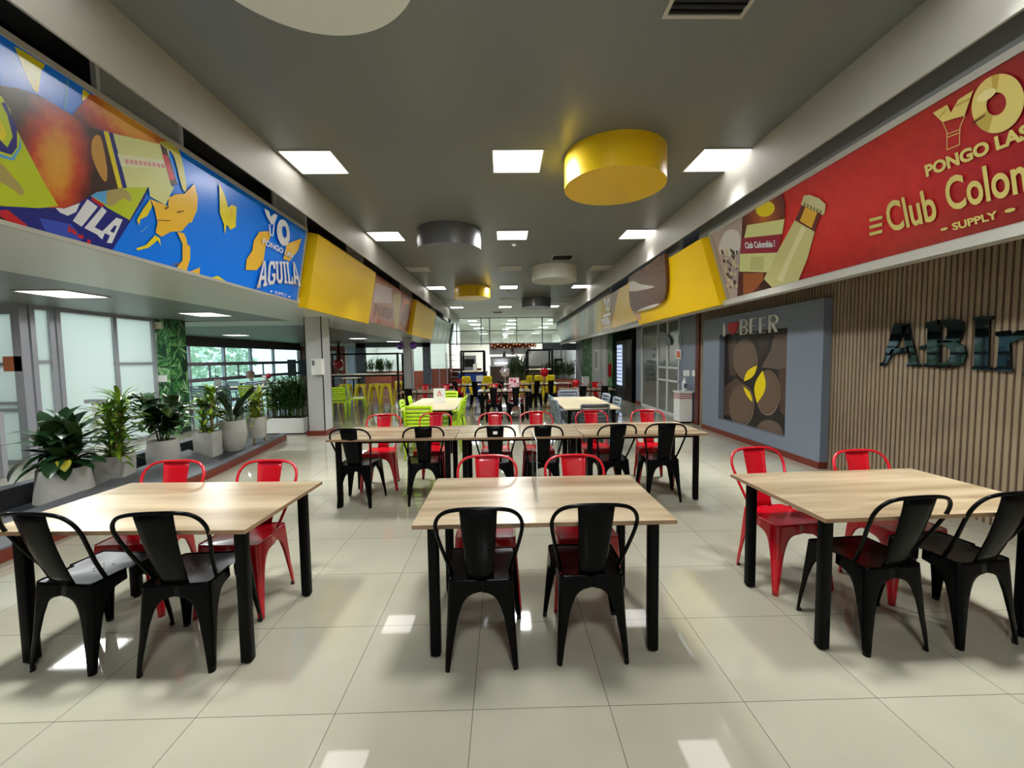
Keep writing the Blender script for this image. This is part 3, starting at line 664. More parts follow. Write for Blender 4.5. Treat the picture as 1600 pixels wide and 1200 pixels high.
# slab-serif brand word drawn letter by letter in word units
def slab_word(pts_map, M):
    G = {'A': [[(0, 0), (.36, 0), (.36, .12), (.30, .12), (.50, .95), (.34, .95)], [(.46, 1), (.62, 1), (.92, .12), (1, .12), (1, 0), (.60, 0), (.60, .12), (.68, .12)], [(.28, 1), (.62, 1), (.60, .86), (.36, .86)], [(.26, .28), (.70, .28), (.66, .42), (.30, .42)], [(0, 0), (.36, 0), (.36, .12), (0, .12)]],
         'G': [[(.2, 0), (.8, 0), (.68, .14), (.34, .14)], [(0, .22), (.2, 0), (.34, .14), (.26, .26), (.26, .74), (.34, .86), (.2, 1), (0, .78)], [(.2, 1), (.34, .86), (.64, .86), (.72, .7), (.98, .66), (.98, 1), (.86, .92), (.78, 1)], [(.8, 0), (1, .2), (1, .46), (.52, .46), (.52, .34), (.72, .34), (.68, .14)]],
         'U': [[(0, 1), (.42, 1), (.42, .9), (.34, .9), (.34, .24), (.44, .14), (.3, 0), (.08, .2), (.08, .9), (0, .9)], [(.58, 1), (1, 1), (1, .9), (.92, .9), (.92, .2), (.7, 0), (.56, .14), (.66, .24), (.66, .9), (.58, .9)], [(.3, 0), (.7, 0), (.56, .14), (.44, .14)]],
         'I': [[(.1, 0), (.9, 0), (.9, .1), (.1, .1)], [(.1, .9), (.9, .9), (.9, 1), (.1, 1)], [(.28, .1), (.72, .1), (.72, .9), (.28, .9)]],
         'L': [[(0, .9), (.55, .9), (.55, 1), (0, 1)], [(.12, .1), (.42, .1), (.42, .9), (.12, .9)], [(0, 0), (.95, 0), (.95, .34), (.8, .34), (.7, .12), (0, .1)]]}
    x = 0
    for ch, w in zip('AGUILA', (1.1, .95, 1.0, .52, .82, 1.1)):
        for P in G[ch]: L_.poly([pts_map((x+a*w), b) for a, b in P], M)
        x += w+.04
tot = 1.1+.95+1.0+.52+.82+1.1+.2
qa = [Vector(PLL.uv(*p_)) for p_ in c3([(912, 1060), (1234, 1048), (940, 862), (1205, 872)])]
def agm(off):
    def f_(x, y):
        t_ = x/tot; bo = qa[0].lerp(qa[1], t_); to = qa[2].lerp(qa[3], t_); bo = bo+Vector((0, .06*math.sin(PI*t_))); to = to+Vector((0, -.0*math.sin(PI*t_)))
        r_ = bo.lerp(to, y); return PLL.pt(r_.x, r_.y, off)
    return f_
slab_word(lambda x, y: agm(.030)(x+.02, y-.035), ink('letter_shadow', (150, 160, 190))); slab_word(agm(.031), wht)
put_text(L_, PLL, 'SUPPLY', *c3([(1042, 1100), (1130, 1125), (1045, 1078)]), .030, wht, bold=.02)
for cx, cy in ((1018, 1083), (1148, 1122)): lp(ell(cx, cy, 9, 6, .3, 10))
L_.build('lettering', None, root, world=True)

# ---- red board
uS, uN = -6.33, 1.0
root = sign_root('sign_board', 'long red beer sign with bottles and gold lettering on the slatted side', PLR, -4)
b = MB(); pr = PLR.px(1275, 345)
slab(b, PLR, uS, uN, 0, HR, -.05, 0, radial_mat('print_red_field', pr, 1, [(0, (226, 64, 56)), (.4, (206, 48, 46)), (.75, (160, 32, 38)), (1.0, (126, 24, 32))], .22, PLR.u, PLR.v, 2.6, 1.1))
b.build('panel', None, root, world=True); b = MB()
for a in ((uS, uN, HR-.02, HR+.03), (uS, uN, -.01, .02), (uS-.03, uS+.03, 0, HR)): slab(b, PLR, *a, -.05, .012, M_band)
b.build('frame', None, root, world=True)
A = Art(PLR, uS+.03, uN, .02, HR-.02); A.base = .001; g = A.p
c7 = crop(1110, 290, 6.6667); c6 = crop(1420, 80, 4)
g(c7([(-40, 500), (0, 440), (200, 370), (420, 260), (400, 500), (300, 1180), (180, 1200)]), ink('lilac', (176, 160, 160)))
g(c7([(90, 640), (150, 490), (230, 455), (300, 500), (310, 640), (250, 720), (120, 720)]), ink('froth', (214, 210, 206)), 4)
rr = random.Random(3)
for k in range(46):
    x = rr.uniform(125, 300); y = rr.uniform(670, 1060)
    if 125+(y-670)*.12 < x < 300-(y-670)*.02:
        g(c7(ell(x, y, rr.uniform(6, 14), rr.uniform(14, 30), -.3, 8)), (ink('malt_light', (206, 196, 160)), ink('malt_dark', (74, 62, 48)))[k % 2])
pb = PLR.px(*c7([(560, 300)])[0])
g(c7([(340, 330), (420, 270), (600, 170), (750, 70), (785, 200), (780, 350), (700, 700), (600, 900), (560, 970), (650, 1060), (350, 1160), (285, 1180), (300, 900), (330, 560)]), radial_mat('print_amber_bottle', pb, 1, [(0, (206, 130, 50)), (.4, (160, 84, 50)), (.8, (112, 52, 40)), (1, (84, 40, 36))], .25, PLR.u, PLR.v, .5, .6))
g(c7(ell(580, 240, 100, 80, -.3)), yel)
g(c7([(390, 410), (782, 345), (757, 505), (358, 545)]), cream); g(c7([(340, 545), (757, 500), (712, 692), (318, 706)]), ink('wine', (150, 42, 62))); g(c7([(318, 708), (702, 695), (606, 900), (308, 893)]), cream)
g(c7([(430, 740), (570, 735), (560, 880), (420, 878)]), ink('label_olive', (192, 194, 130)))
g(c7([(350, 910), (560, 905), (560, 980), (450, 1110), (350, 1150)]), ink('base_amber', (164, 92, 52)))
g(c7([(890, 355), (1097, 478), (1020, 760), (920, 1000), (650, 1075), (567, 968), (700, 700)]), ink('foil_gold', (206, 202, 140)))
g(c7([(960, 420), (1010, 450), (860, 760), (760, 1000), (700, 980)]), ink('foil_shine', (226, 222, 170)))
g(c7([(565, 970), (655, 1060), (560, 1110), (520, 1040)]), dk)
g(c7([(965, 195), (1165, 285), (1097, 476), (890, 358)]), ink('neck_brown', (104, 52, 44)))
g(c7([(1000, 220), (1125, 275), (1065, 440), (942, 365)]), ink('neck_gold', (226, 178, 60)))
g(c7([(955, 190), (985, 100), (1050, 92), (1150, 130), (1212, 190), (1205, 270), (1185, 310), (1160, 285), (965, 200)]), ink('cap_cream', (206, 200, 150)))
for k in range(6): g(c7([(990+33*k, 170+16*k), (1006+33*k, 178+16*k), (996+33*k, 215+16*k), (984+33*k, 207+16*k)]), ink('cap_mark', (110, 100, 60)))
A.mb.build('printed_artwork', None, root, world=True)
gold = mat('gold_print', (226, 206, 124), .22, metal=.25); gold2 = mat('gold_print_dark', (196, 170, 84), .25, metal=.3)
L_ = MB()
lq = lambda L, M=gold, o_=.014: L_.poly([PLR.px(x, y, o_) for x, y in c6(L)], M)
lq([(162, 382), (252, 330), (275, 380), (320, 300), (415, 240), (360, 400), (300, 415), (222, 440)]); lq([(200, 405), (250, 355), (252, 362), (206, 412)], gold2, .016); lq([(310, 330), (400, 285), (396, 300), (306, 345)], gold2, .016)
for a, c_ in (((222, 440), (250, 500)), ((250, 500), (250, 612)), ((250, 612), (328, 580)), ((328, 580), (332, 470)), ((332, 470), (362, 400)), ((250, 515), (332, 485)), ((250, 535), (330, 505))):
    dx, dy = c_[0]-a[0], c_[1]-a[1]; ln = math.hypot(dx, dy); nx, ny = -dy/ln*2.2, dx/ln*2.2
    lq([(a[0]+nx, a[1]+ny), (c_[0]+nx, c_[1]+ny), (c_[0]-nx, c_[1]-ny), (a[0]-nx, a[1]-ny)])
ring = ell(570, 322, 158, 192, .45, 40); ring2 = ell(560, 325, 60, 74, .4, 40)
for k in range(40): lq([ring[k], ring[(k+1) % 40], ring2[(k+1) % 40], ring2[k]], (gold, gold2)[8 < k < 14 or 24 < k < 27])
lq(ell(500, 270, 70, 28, -.55, 16), ink('froth'[:5]+'_gold', (224, 212, 150)), .016); lq([(410, 440), (490, 390), (492, 398), (412, 452)], dk, .016)
put_text(L_, PLR, 'PONGO LAS', *c6([(120, 780), (520, 628), (120, 706)]), .014, gold, ref='PONGO', bold=.045)
put_text(L_, PLR, 'Club', (1392, 361), (1468, 341), (1392, 314), .014, gold, bold=.02, capchar='C')
put_text(L_, PLR, 'Colombia', (1484, 328), (1583, 303), (1484, 276), .014, gold, ref='Colo', bold=.02, capchar='C')
put_text(L_, PLR, 'SUPPLY', *c6([(288, 1115), (572, 1038), (288, 1070)]), .014, gold, bold=.03)
lq(ell(232, 1108, 24, 9, -.25, 12)); lq(ell(645, 990, 36, 12, -.25, 12))
for y in (341, 352, 363): L_.poly([PLR.px(x_, y_, .014) for x_, y_ in ((1361, y), (1381, y-5), (1381, y), (1361, y+5))], gold)
put_text(L_, PLR, 'Club Colombia', *c7([(378, 648), (665, 632), (380, 585)]), .02, wht, bold=.04)
for y in (568, 592, 616): L_.poly([PLR.px(x_, y_, .02) for x_, y_ in c7([(668, y), (692, y-3), (692, y+5), (668, y+8)])], wht)
L_.build('lettering', None, root, world=True)

# ---- yellow and printed boards further along, left side
def uL(px, py): return PLL.uv(px, py)[0]
def uR(px, py): return PLR.uv(px, py)[0]
def side_face(pl, u, n, px): return u
OFF = .13
PL2 = Plane(PLL.pt(0, 0, OFF), PLL.u, PLL.v); PR2 = Plane(PLR.pt(0, 0, OFF), PLR.u, PLR.v)
def yellow_box(pl, u0, u1, v0, v1, lab, M=None):
    r_ = thing('sign_box', lab, 'sign', pl.pt((u0+u1)/2, 0), 0, 'plain yellow sign boxes')
    b = MB(); slab(b, pl, u0, u1, v0, v1, -.15, 0, M or M_yel); b.build('body', None, r_, world=True); return r_
ua, ub_ = (PL2.uv(500, 373)[0]+PL2.uv(478, 472)[0])/2, (PL2.uv(587, 435)[0]+PL2.uv(576, 500)[0])/2
yellow_box(PL2, ua, ub_, -.06, HL-.02, 'big yellow sign box above the grey column')
uc = uL(645, 468)
root = sign_root('sign_board', 'faded pink printed beer sign between two yellow boxes', PLL, ub_+1)
b = MB(); slab(b, PLL, ub_, uc, 0, HL, -.05, .02, ink('poker_pink', (190, 130, 112))); b.build('panel', None, root, world=True)
A = Art(PLL, ub_, uc, .0, HL); A.base = .0203; g = A.p; cp = crop(460, 360, 6.154)
g(cp([(770, 500), (930, 560), (930, 700), (750, 690)]), ink('poker_pale', (214, 186, 182)))
g(cp([(940, 620), (1020, 600), (1010, 700), (990, 950), (960, 950)]), ink('poker_sand', (206, 176, 120)))
g(cp([(1020, 610), (1105, 650), (1130, 990), (1060, 960), (1000, 900), (1040, 760)]), ink('poker_brown', (150, 80, 60)))
g(cp([(1030, 640), (1100, 670), (1110, 730), (1070, 700), (1020, 800), (1040, 720)]), ink('poker_orange', (236, 120, 50)))
g(cp([(800, 840), (830, 880), (800, 900), (780, 890)]), ink('poker_rose', (176, 84, 80)))
A.mb.build('printed_artwork', None, root, world=True)
L_ = MB(); put_text(L_, PLL, 'POKER', *cp([(755, 808), (935, 850), (760, 700)]), .03, ink('poker_letter', (146, 84, 76)), bold=.05); L_.build('lettering', None, root, world=True)
ud = uL(676, 492)
yellow_box(PL2, uc+.02, ud, -.06, HL-.02, 'smaller distant yellow sign box beyond the pink beer sign')
root = sign_root('glass_board', 'grey green glossy board at the far end of the left signs', PLL, ud+2)
b = MB(); slab(b, PLL, ud+.05, 24.6, 0, HL, -.05, 0, mat('green_grey_board', (140, 154, 146), .15)); b.build('panel', None, root, world=True)
b = MB()
for k in range(9):
    u = ud+.4+k*.75; slab(b, PLL, u, u+.3, .0, HL-.1-.05*(k % 3), .001, .004, (ink('board_green', (104, 126, 112)), ink('board_pale', (176, 190, 176)))[k % 2])
b.build('printed_artwork', None, root, world=True)
b = MB(); slab(b, PLL, 24.2, 24.6, 0, HL+.1, 0, .05, M_darkframe); b.build('frame', None, root, world=True)
# ---- right side
ua = (PR2.uv(1097, 367)[0]+PR2.uv(1119, 469)[0])/2; ue = PR2.uv(991, 480)[0]
rt = yellow_box(PR2, ue, ua, -.03, HR-.01, 'big yellow sign box with a raised brown malt picture')
bp_ = MB(); cb_ = crop(860, 360, 5.333)
pts = sm([(x, y) for x, y in cb_([(685, 375), (830, 285), (965, 190), (985, 250), (992, 400), (985, 520), (945, 600), (800, 655), (740, 668), (705, 660), (682, 590), (678, 450)])], 3)
bp_.prism([PR2.px(x, y, .0) for x, y in pts], PR2.n*.07, mat('malt_brown', (92, 56, 38), .22, noise=.35, nscale=18, bump=.6, bscale=30))
fix_normals(bp_.build('brown_cutout', None, rt, 40, True))
bs = MB(); bs.poly([PR2.px(x, y, .071) for x, y in sm(cb_([(745, 668), (790, 640), (900, 605), (940, 605), (880, 635), (800, 656)]), 3)], ink('malt_shine', (206, 200, 190)))
bs.poly([PR2.px(x, y, .0712) for x, y in sm(cb_([(680, 430), (720, 415), (780, 440), (900, 460), (780, 490), (700, 500), (680, 490)]), 3)], ink('malt_pale', (176, 164, 150)))
bs.build('printed_artwork', None, rt, world=True)
bs = MB(); bs.poly([PR2.px(x, y, .003) for x, y in cb_([(712, 690), (750, 680), (758, 740), (720, 748)])], ink('bottle_pink', (222, 160, 120))); bs.build('neck_print', None, rt, world=True)
root = sign_root('sign_board', 'long striped printed sign with white lettering at far right end', PLR, ue-3)
b = MB(); slab(b, PLR, -24.6, ue, 0, HR, -.05, .02, ink('striped_grey', (150, 150, 138))); b.build('panel', None, root, world=True)
A = Art(PLR, -24.6, ue, .0, HR); A.base = .0203; g = A.p; ce = crop(880, 430, 12)
g(ce([(740, 400), (1060, 220), (920, 980), (600, 1060)]), ink('striped_gold', (176, 150, 80)))
g(ce([(1060, 220), (1330, 60), (1330, 700), (1420, 840), (918, 985)]), ink('dull_gold', (222, 182, 40)))
g(ce([(900, 330), (1060, 230), (960, 720), (920, 900), (900, 600)]), ink('striped_brown', (140, 110, 84)))
for x0, x1, c_, n_ in ((180, 220, (190, 140, 120), 'rose'), (220, 250, (220, 200, 180), 'sand'), (250, 300, (180, 130, 106), 'clay'), (330, 420, (150, 166, 172), 'mist'), (430, 470, (186, 184, 160), 'bone'), (500, 590, (120, 118, 116), 'ash'), (600, 640, (176, 172, 140), 'straw'), (660, 720, (190, 176, 110), 'wheat'), (40, 130, (120, 140, 146), 'teal')):
    def yt(x): return 860-(x-40)*.665
    def yb(x): return 1250-(x-40)*.30
    g(ce([(x0, yt(x0)), (x1, yt(x1)), (x1, yb(x1)), (x0, yb(x0))]), ink('stripe_'+n_, c_))
A.mb.build('printed_artwork', None, root, world=True)
L_ = MB(); le = lambda L: L_.poly([PLR.px(x, y, .03) for x, y in ce(L)], wht)
le([(770, 440), (810, 420), (820, 480), (800, 560), (780, 500)]); ring = ell(862, 540, 38, 135, .06, 20); ring2 = ell(862, 545, 13, 70, .06, 20)
for k in range(20): le([ring[k], ring[(k+1) % 20], ring2[(k+1) % 20], ring2[k]])
le([(765, 740), (905, 690), (905, 740), (765, 790)])
put_text(L_, PLR, 'POKER', *ce([(758, 935), (910, 895), (765, 810)]), .03, wht, bold=.06); le([(770, 985), (905, 945), (905, 960), (770, 1000)])
L_.build('lettering', None, root, world=True)

# ---- grilles in the gap over the left signs
GX = -3.0
def grille(y0, y1, lab):
    t = thing('vent_grille', lab, 'vent', (GX, (y0+y1)/2, 3.5), 0, 'framed grilles above the left signs'); b = MB()
    for a in ((y0, y1, 3.5, 3.525), (y0, y1, 3.8, 3.83), (y0, y0+.03, 3.5, 3.83), (y1-.03, y1, 3.5, 3.83)): b.box(GX-.02, GX+.02, *a, M_white)
    b.build('frame', None, t, world=True); b = MB(); b.box(GX-.01, GX, y0+.02, y1-.02, 3.52, 3.81, mat('grey_mesh', (176, 180, 178), .6, noise=.1)); b.build('mesh_panel', None, t, world=True)
for a, b_, lab in ((150, 287, 'big grey framed grille over the blue bottles'), (430, 481, 'grey framed grille over the end of the blue sign'), (545, 569, 'small framed grille over the yellow sign box')):
    ya = at_x(a, 215-(a-215)*-.0, GX); 
    y0 = GX/(ray(a, 180+ (a-150)*.72).x/ray(a, 180+(a-150)*.72).y); y1 = GX/(ray(b_, 180+(b_-150)*.72).x/ray(b_, 180+(b_-150)*.72).y)
    grille(y0, y1, lab)
grille(12.5, 14.0, 'framed grille over the pink beer sign'); grille(17.5, 19.0, 'farthest framed grille over the left signs')
# ================================================================== beer panel on the slatted wall
BX = 4.18
PB = Plane((BX, 0, 0), (0, -1, 0), (0, 0, 1))
root = thing('feature_panel', 'blue grey feature panel with a recessed barrel picture on slatted wall', 'wall panel', (BX, 7.0, 0))
uf, un = PB.uv(1098, 600)[0], PB.uv(1284, 600)[0]          # far and near ends
y0, y1 = -un, -uf; zt = 2.26
ry0, ry1 = -PB.uv(1228, 600)[0], -PB.uv(1123, 600)[0]; rz0, rz1 = .29, 1.93
b = MB()
b.box(BX, SW+.01, y0, ry0, .09, zt, M_steelp); b.box(BX, SW+.01, ry1, y1, .09, zt, M_steelp); b.box(BX, SW+.01, ry0, ry1, .09, rz0, M_steelp); b.box(BX, SW+.01, ry0, ry1, rz1, zt, M_steelp)
b.build('body', None, root, world=True)
MB().box(BX-.012, SW, y0, y1, 0, .09, M_brownskirt).build('skirting', None, root, world=True)
PBR = Plane((BX+.105, 0, 0), (0, -1, 0), (0, 0, 1))
A = Art(PBR, -ry1, -ry0, rz0, rz1); A.base = .001; g = A.p; cb_ = crop(1100, 470, 4.8)
bd = ink('barrel_dark', (34, 26, 24), .4); b1 = ink('barrel_wood', (104, 84, 70), .4); b2 = ink('barrel_rim', (128, 108, 92), .4); b3 = ink('barrel_side', (78, 60, 50), .4); by = ink('lens_yellow', (240, 212, 14), .35)
MB().box(BX+.105, BX+.125, ry0, ry1, rz0, rz1, bd).build('picture_board', None, root, world=True)
g(cb_([(430, 500), (500, 370), (530, 255), (640, 250), (640, 490), (560, 515), (480, 505)]), ink('barrel_grey', (96, 80, 74), .4))
g(cb_([(180, 300), (240, 290), (240, 560), (190, 560)]), b3); g(cb_([(560, 520), (640, 480), (640, 900), (570, 830)]), b3); g(cb_([(150, 650), (240, 580), (300, 620), (190, 860), (150, 860)]), b3)
g(cb_([(400, 280), (500, 260), (470, 380), (400, 480)]), ink('barrel_shadow_brown', (52, 40, 36), .4))
for cx, cy, rx, ry, ro in ((312, 440, 90, 154, -.06), (480, 690, 92, 170, .0), (285, 785, 94, 158, .03), (492, 1010, 104, 118, -.3)):
    g(cb_(ell(cx, cy, rx, ry, ro)), b2); g(cb_(ell(cx-2, cy-4, rx*.93, ry*.94, ro)), bd); g(cb_(ell(cx-3, cy-5, rx*.9, ry*.91, ro)), b1)
def lens(p0, p1, w1, w2):
    (x0, y0_), (x1, y1_) = p0, p1; dx, dy = x1-x0, y1_-y0_; L = math.hypot(dx, dy); nx, ny = -dy/L, dx/L; o = []
    for k in range(13): t = k/12; o.append((x0+dx*t+nx*w1*math.sin(PI*t), y0_+dy*t+ny*w1*math.sin(PI*t)))
    for k in range(1, 12): t = 1-k/12; o.append((x0+dx*t-nx*w2*math.sin(PI*t), y0_+dy*t-ny*w2*math.sin(PI*t)))
    return o
g(cb_(lens((300, 605), (400, 485), 28, 28)), by); g(cb_(lens((400, 767), (442, 524), 42, 40)), by); g(cb_(lens((298, 643), (365, 761), 12, 20)), by)
A.mb.build('printed_artwork', None, root, world=True)
def letters3d(parent, pl, polys, M, th, off, name='letter', lab=None):
    b = MB()
    for P in polys: b.prism([pl.px(x, y, off) for x, y in P], pl.n*th, M)
    o = fix_normals(b.build(name, None, parent, world=True))
    if lab: o['label'] = lab
    return o
M_lw = mat('white_letter', (250, 250, 248), .4); M_lr = mat('red_heart', (186, 28, 44), .4)
cb_ = crop(1100, 470, 4.8)
def ringpoly(o, i): 
    n = len(o); return [[o[k], o[(k+1) % n], i[(k+1) % n], i[k]] for k in range(n)]
letters3d(root, PB, [cb_([(151, 165), (158, 165), (160, 205), (162, 262), (147, 268), (147, 208)])], M_lw, .012, .0, 'letter', 'white bottle-shaped letter')
letters3d(root, PB, [cb_(sm([(222, 168), (250, 158), (258, 185), (246, 225), (218, 252), (192, 228), (184, 190), (200, 166)], 3))], M_lr, .02, .0, 'heart', 'red heart')
def bstem(x, y, h, sk=0): return cb_([(x, y), (x+15, y-3), (x+16, y-h-3), (x+2, y-h)])
letters3d(root, PB, [bstem(272, 257, 116)]+ringpoly(cb_(ell(302, 168, 26, 30, 0, 16)), cb_(ell(300, 168, 19, 25, 0, 16)))+ringpoly(cb_(ell(302, 224, 30, 28, 0, 16)), cb_(ell(299, 224, 22, 24, 0, 16))), M_lw, .012, .0)
for x, y in ((345, 250), (416, 244)):
    letters3d(root, PB, [bstem(x, y, 116), cb_([(x+15, y-2), (x+50, y-8), (x+50, y-11), (x+15, y-6)]), cb_([(x+15, y-112), (x+50, y-120), (x+50, y-123), (x+15, y-116)]), cb_([(x+15, y-58), (x+40, y-63), (x+40, y-66), (x+15, y-61)])], M_lw, .012, .0)
letters3d(root, PB, [bstem(488, 240, 130), cb_([(508, 172), (524, 168), (556, 232), (536, 236)])]+ringpoly(cb_(ell(528, 138, 34, 34, 0, 16)), cb_(ell(524, 138, 22, 28, 0, 16))), M_lw, .012, .0)
# black mirror lettering on the slats
PS = Plane((SW-.02, 0, 0), (0, -1, 0), (0, 0, 1)); cw = crop(1240, 400, 3.531)
q_ = PS.px(1480, 540)
root = thing('wall_lettering', 'large glossy black serif letters mounted on the slatted wall', 'lettering', (SW-.02, q_.y, q_.z))
letters3d(root, PS, [cw(P) for P in ([(560, 372), (636, 372), (640, 385), (520, 590), (510, 605), (482, 608), (482, 592), (500, 585)], [(600, 385), (640, 380), (690, 590), (706, 598), (706, 612), (630, 608), (630, 592), (645, 586), (640, 560)], [(545, 515), (640, 500), (648, 535), (530, 548)])], M_mirror, .02, -.005)
letters3d(root, PS, [cw(P) for P in ([(735, 365), (815, 352), (818, 375), (800, 380), (800, 612), (725, 612), (725, 595), (740, 590), (745, 400), (735, 395)],)]+ringpoly(cw([(800, 352), (900, 350), (942, 365), (950, 410), (925, 465), (880, 475), (800, 478)]), cw([(818, 385), (838, 385), (852, 400), (856, 430), (846, 460), (832, 470), (818, 472)]))+ringpoly(cw([(800, 462), (900, 470), (950, 500), (960, 545), (940, 600), (880, 618), (800, 620)]), cw([(815, 490), (845, 490), (868, 510), (872, 540), (860, 575), (842, 588), (815, 588)])), M_mirror, .02, -.005)
letters3d(root, PS, [cw(P) for P in ([(700, 500), (735, 488), (735, 512), (700, 520)],)], M_mirror, .02, -.005, 'bridge')
letters3d(root, PS, [cw(P) for P in ([(1000, 335), (1108, 330), (1104, 348), (1088, 356), (1080, 608), (1096, 615), (1096, 632), (990, 628), (990, 612), (1002, 606), (1010, 358), (1000, 350)],)], M_mirror, .02, -.005)
letters3d(root, PS, [cw(P) for P in ([(1122, 418), (1200, 410), (1204, 620), (1218, 626), (1218, 640), (1112, 634), (1114, 618), (1130, 612), (1142, 450), (1122, 438)], [(1200, 440), (1240, 412), (1300, 405), (1350, 430), (1350, 480), (1290, 450), (1200, 480)], [(1290, 440), (1350, 430), (1352, 640), (1366, 648), (1366, 662), (1270, 656), (1272, 640), (1290, 636)])], M_mirror, .02, -.005)

# ================================================================== tables
def make_table(w=1.30, d=.80, h=.73, top=None, edge=None):
    t = thing('dining_table', 'x', 'table')
    b = MB(); b.box(-w/2, w/2, -d/2, d/2, h-.02, h, edge or M_edge); b.add([(-w/2, -d/2, h+.0003), (w/2, -d/2, h+.0003), (w/2, d/2, h+.0003), (-w/2, d/2, h+.0003)], [(0, 1, 2, 3)], top or M_top)
    b.build('tabletop', None, t)
    ix, iy = w/2-.085, d/2-.10
    b = MB()
    for s_ in (-1, 1): b.box(-ix, ix, s_*iy-.018, s_*iy+.018, h-.055, h-.02, M_black); b.box(s_*ix-.018, s_*ix+.018, -iy, iy, h-.055, h-.02, M_black)
    b.build('frame', None, t)
    for sx in (-1, 1):
        for sy in (-1, 1):
            o = MB().rbox(sx*ix-.027, sx*ix+.027, sy*iy-.027, sy*iy+.027, .012, h-.02, .012, M_black).build('leg', None, t, 30)
            MB().cyl((sx*ix, sy*iy), .019, 0, .012, 12, None, M_rubber).build('foot', None, o)
    return t
T0 = make_table()
_first = {}
def place(proto, key, x, y, rz, lab, group):
    if key not in _first:
        _first[key] = 1; proto.location = (x, y, 0); proto.rotation_euler = (0, 0, rz); proto['label'] = lab; proto['group'] = group; return proto
    return dup(proto, (x, y, 0), rz, lab, group)
D = math.radians
gt = 'oak topped dining tables'
place(T0, 'T', -1.89, 2.41, D(-2.0), 'oak topped table with black legs beside the planter, front row', gt)
place(T0, 'T', .19, 2.40, 0, 'front oak topped table with the clear divider standing on it', gt)
place(T0, 'T', 2.19, 2.40, D(2.5), 'oak topped table with black legs beside the slatted wall, front row', gt)
place(T0, 'T', -1.16, 4.63, D(-.6), 'planter end table of the joined row behind the front tables', gt)
place(T0, 'T', .145, 4.63, 0, 'middle table of the joined row behind the front tables', gt)
place(T0, 'T', 1.45, 4.65, D(.8), 'feature panel end table of the joined row behind the front tables', gt)
place(T0, 'T', 2.08, 10.62, D(0), 'distant oak table between the grey chairs and the fridge', gt)
place(T0, 'T', .0, 10.62, 0, 'distant middle oak table carrying the silver balloon', gt)
place(T0, 'T', -1.93, 10.62, 0, 'distant oak table behind the lime green chairs', gt)
for x, lab in ((-1.1, 'farthest oak table before the framed bar table with blue crates'), (.22, 'farthest oak table behind the silver balloon'), (1.54, 'farthest oak table in front of the framed bar table with palms')):
    place(T0, 'T', x, 13.1, 0, lab, gt)
TC = make_table(.88, 1.95, .73, M_topc, mat('cream_edge', (196, 182, 150), .4))
place(TC, 'TC', -1.24, 7.66, D(0), 'long cream table surrounded by lime green slatted chairs', 'long cream tables')
place(TC, 'TC', 1.38, 7.48, D(0), 'long cream table surrounded by grey slatted chairs', 'long cream tables')

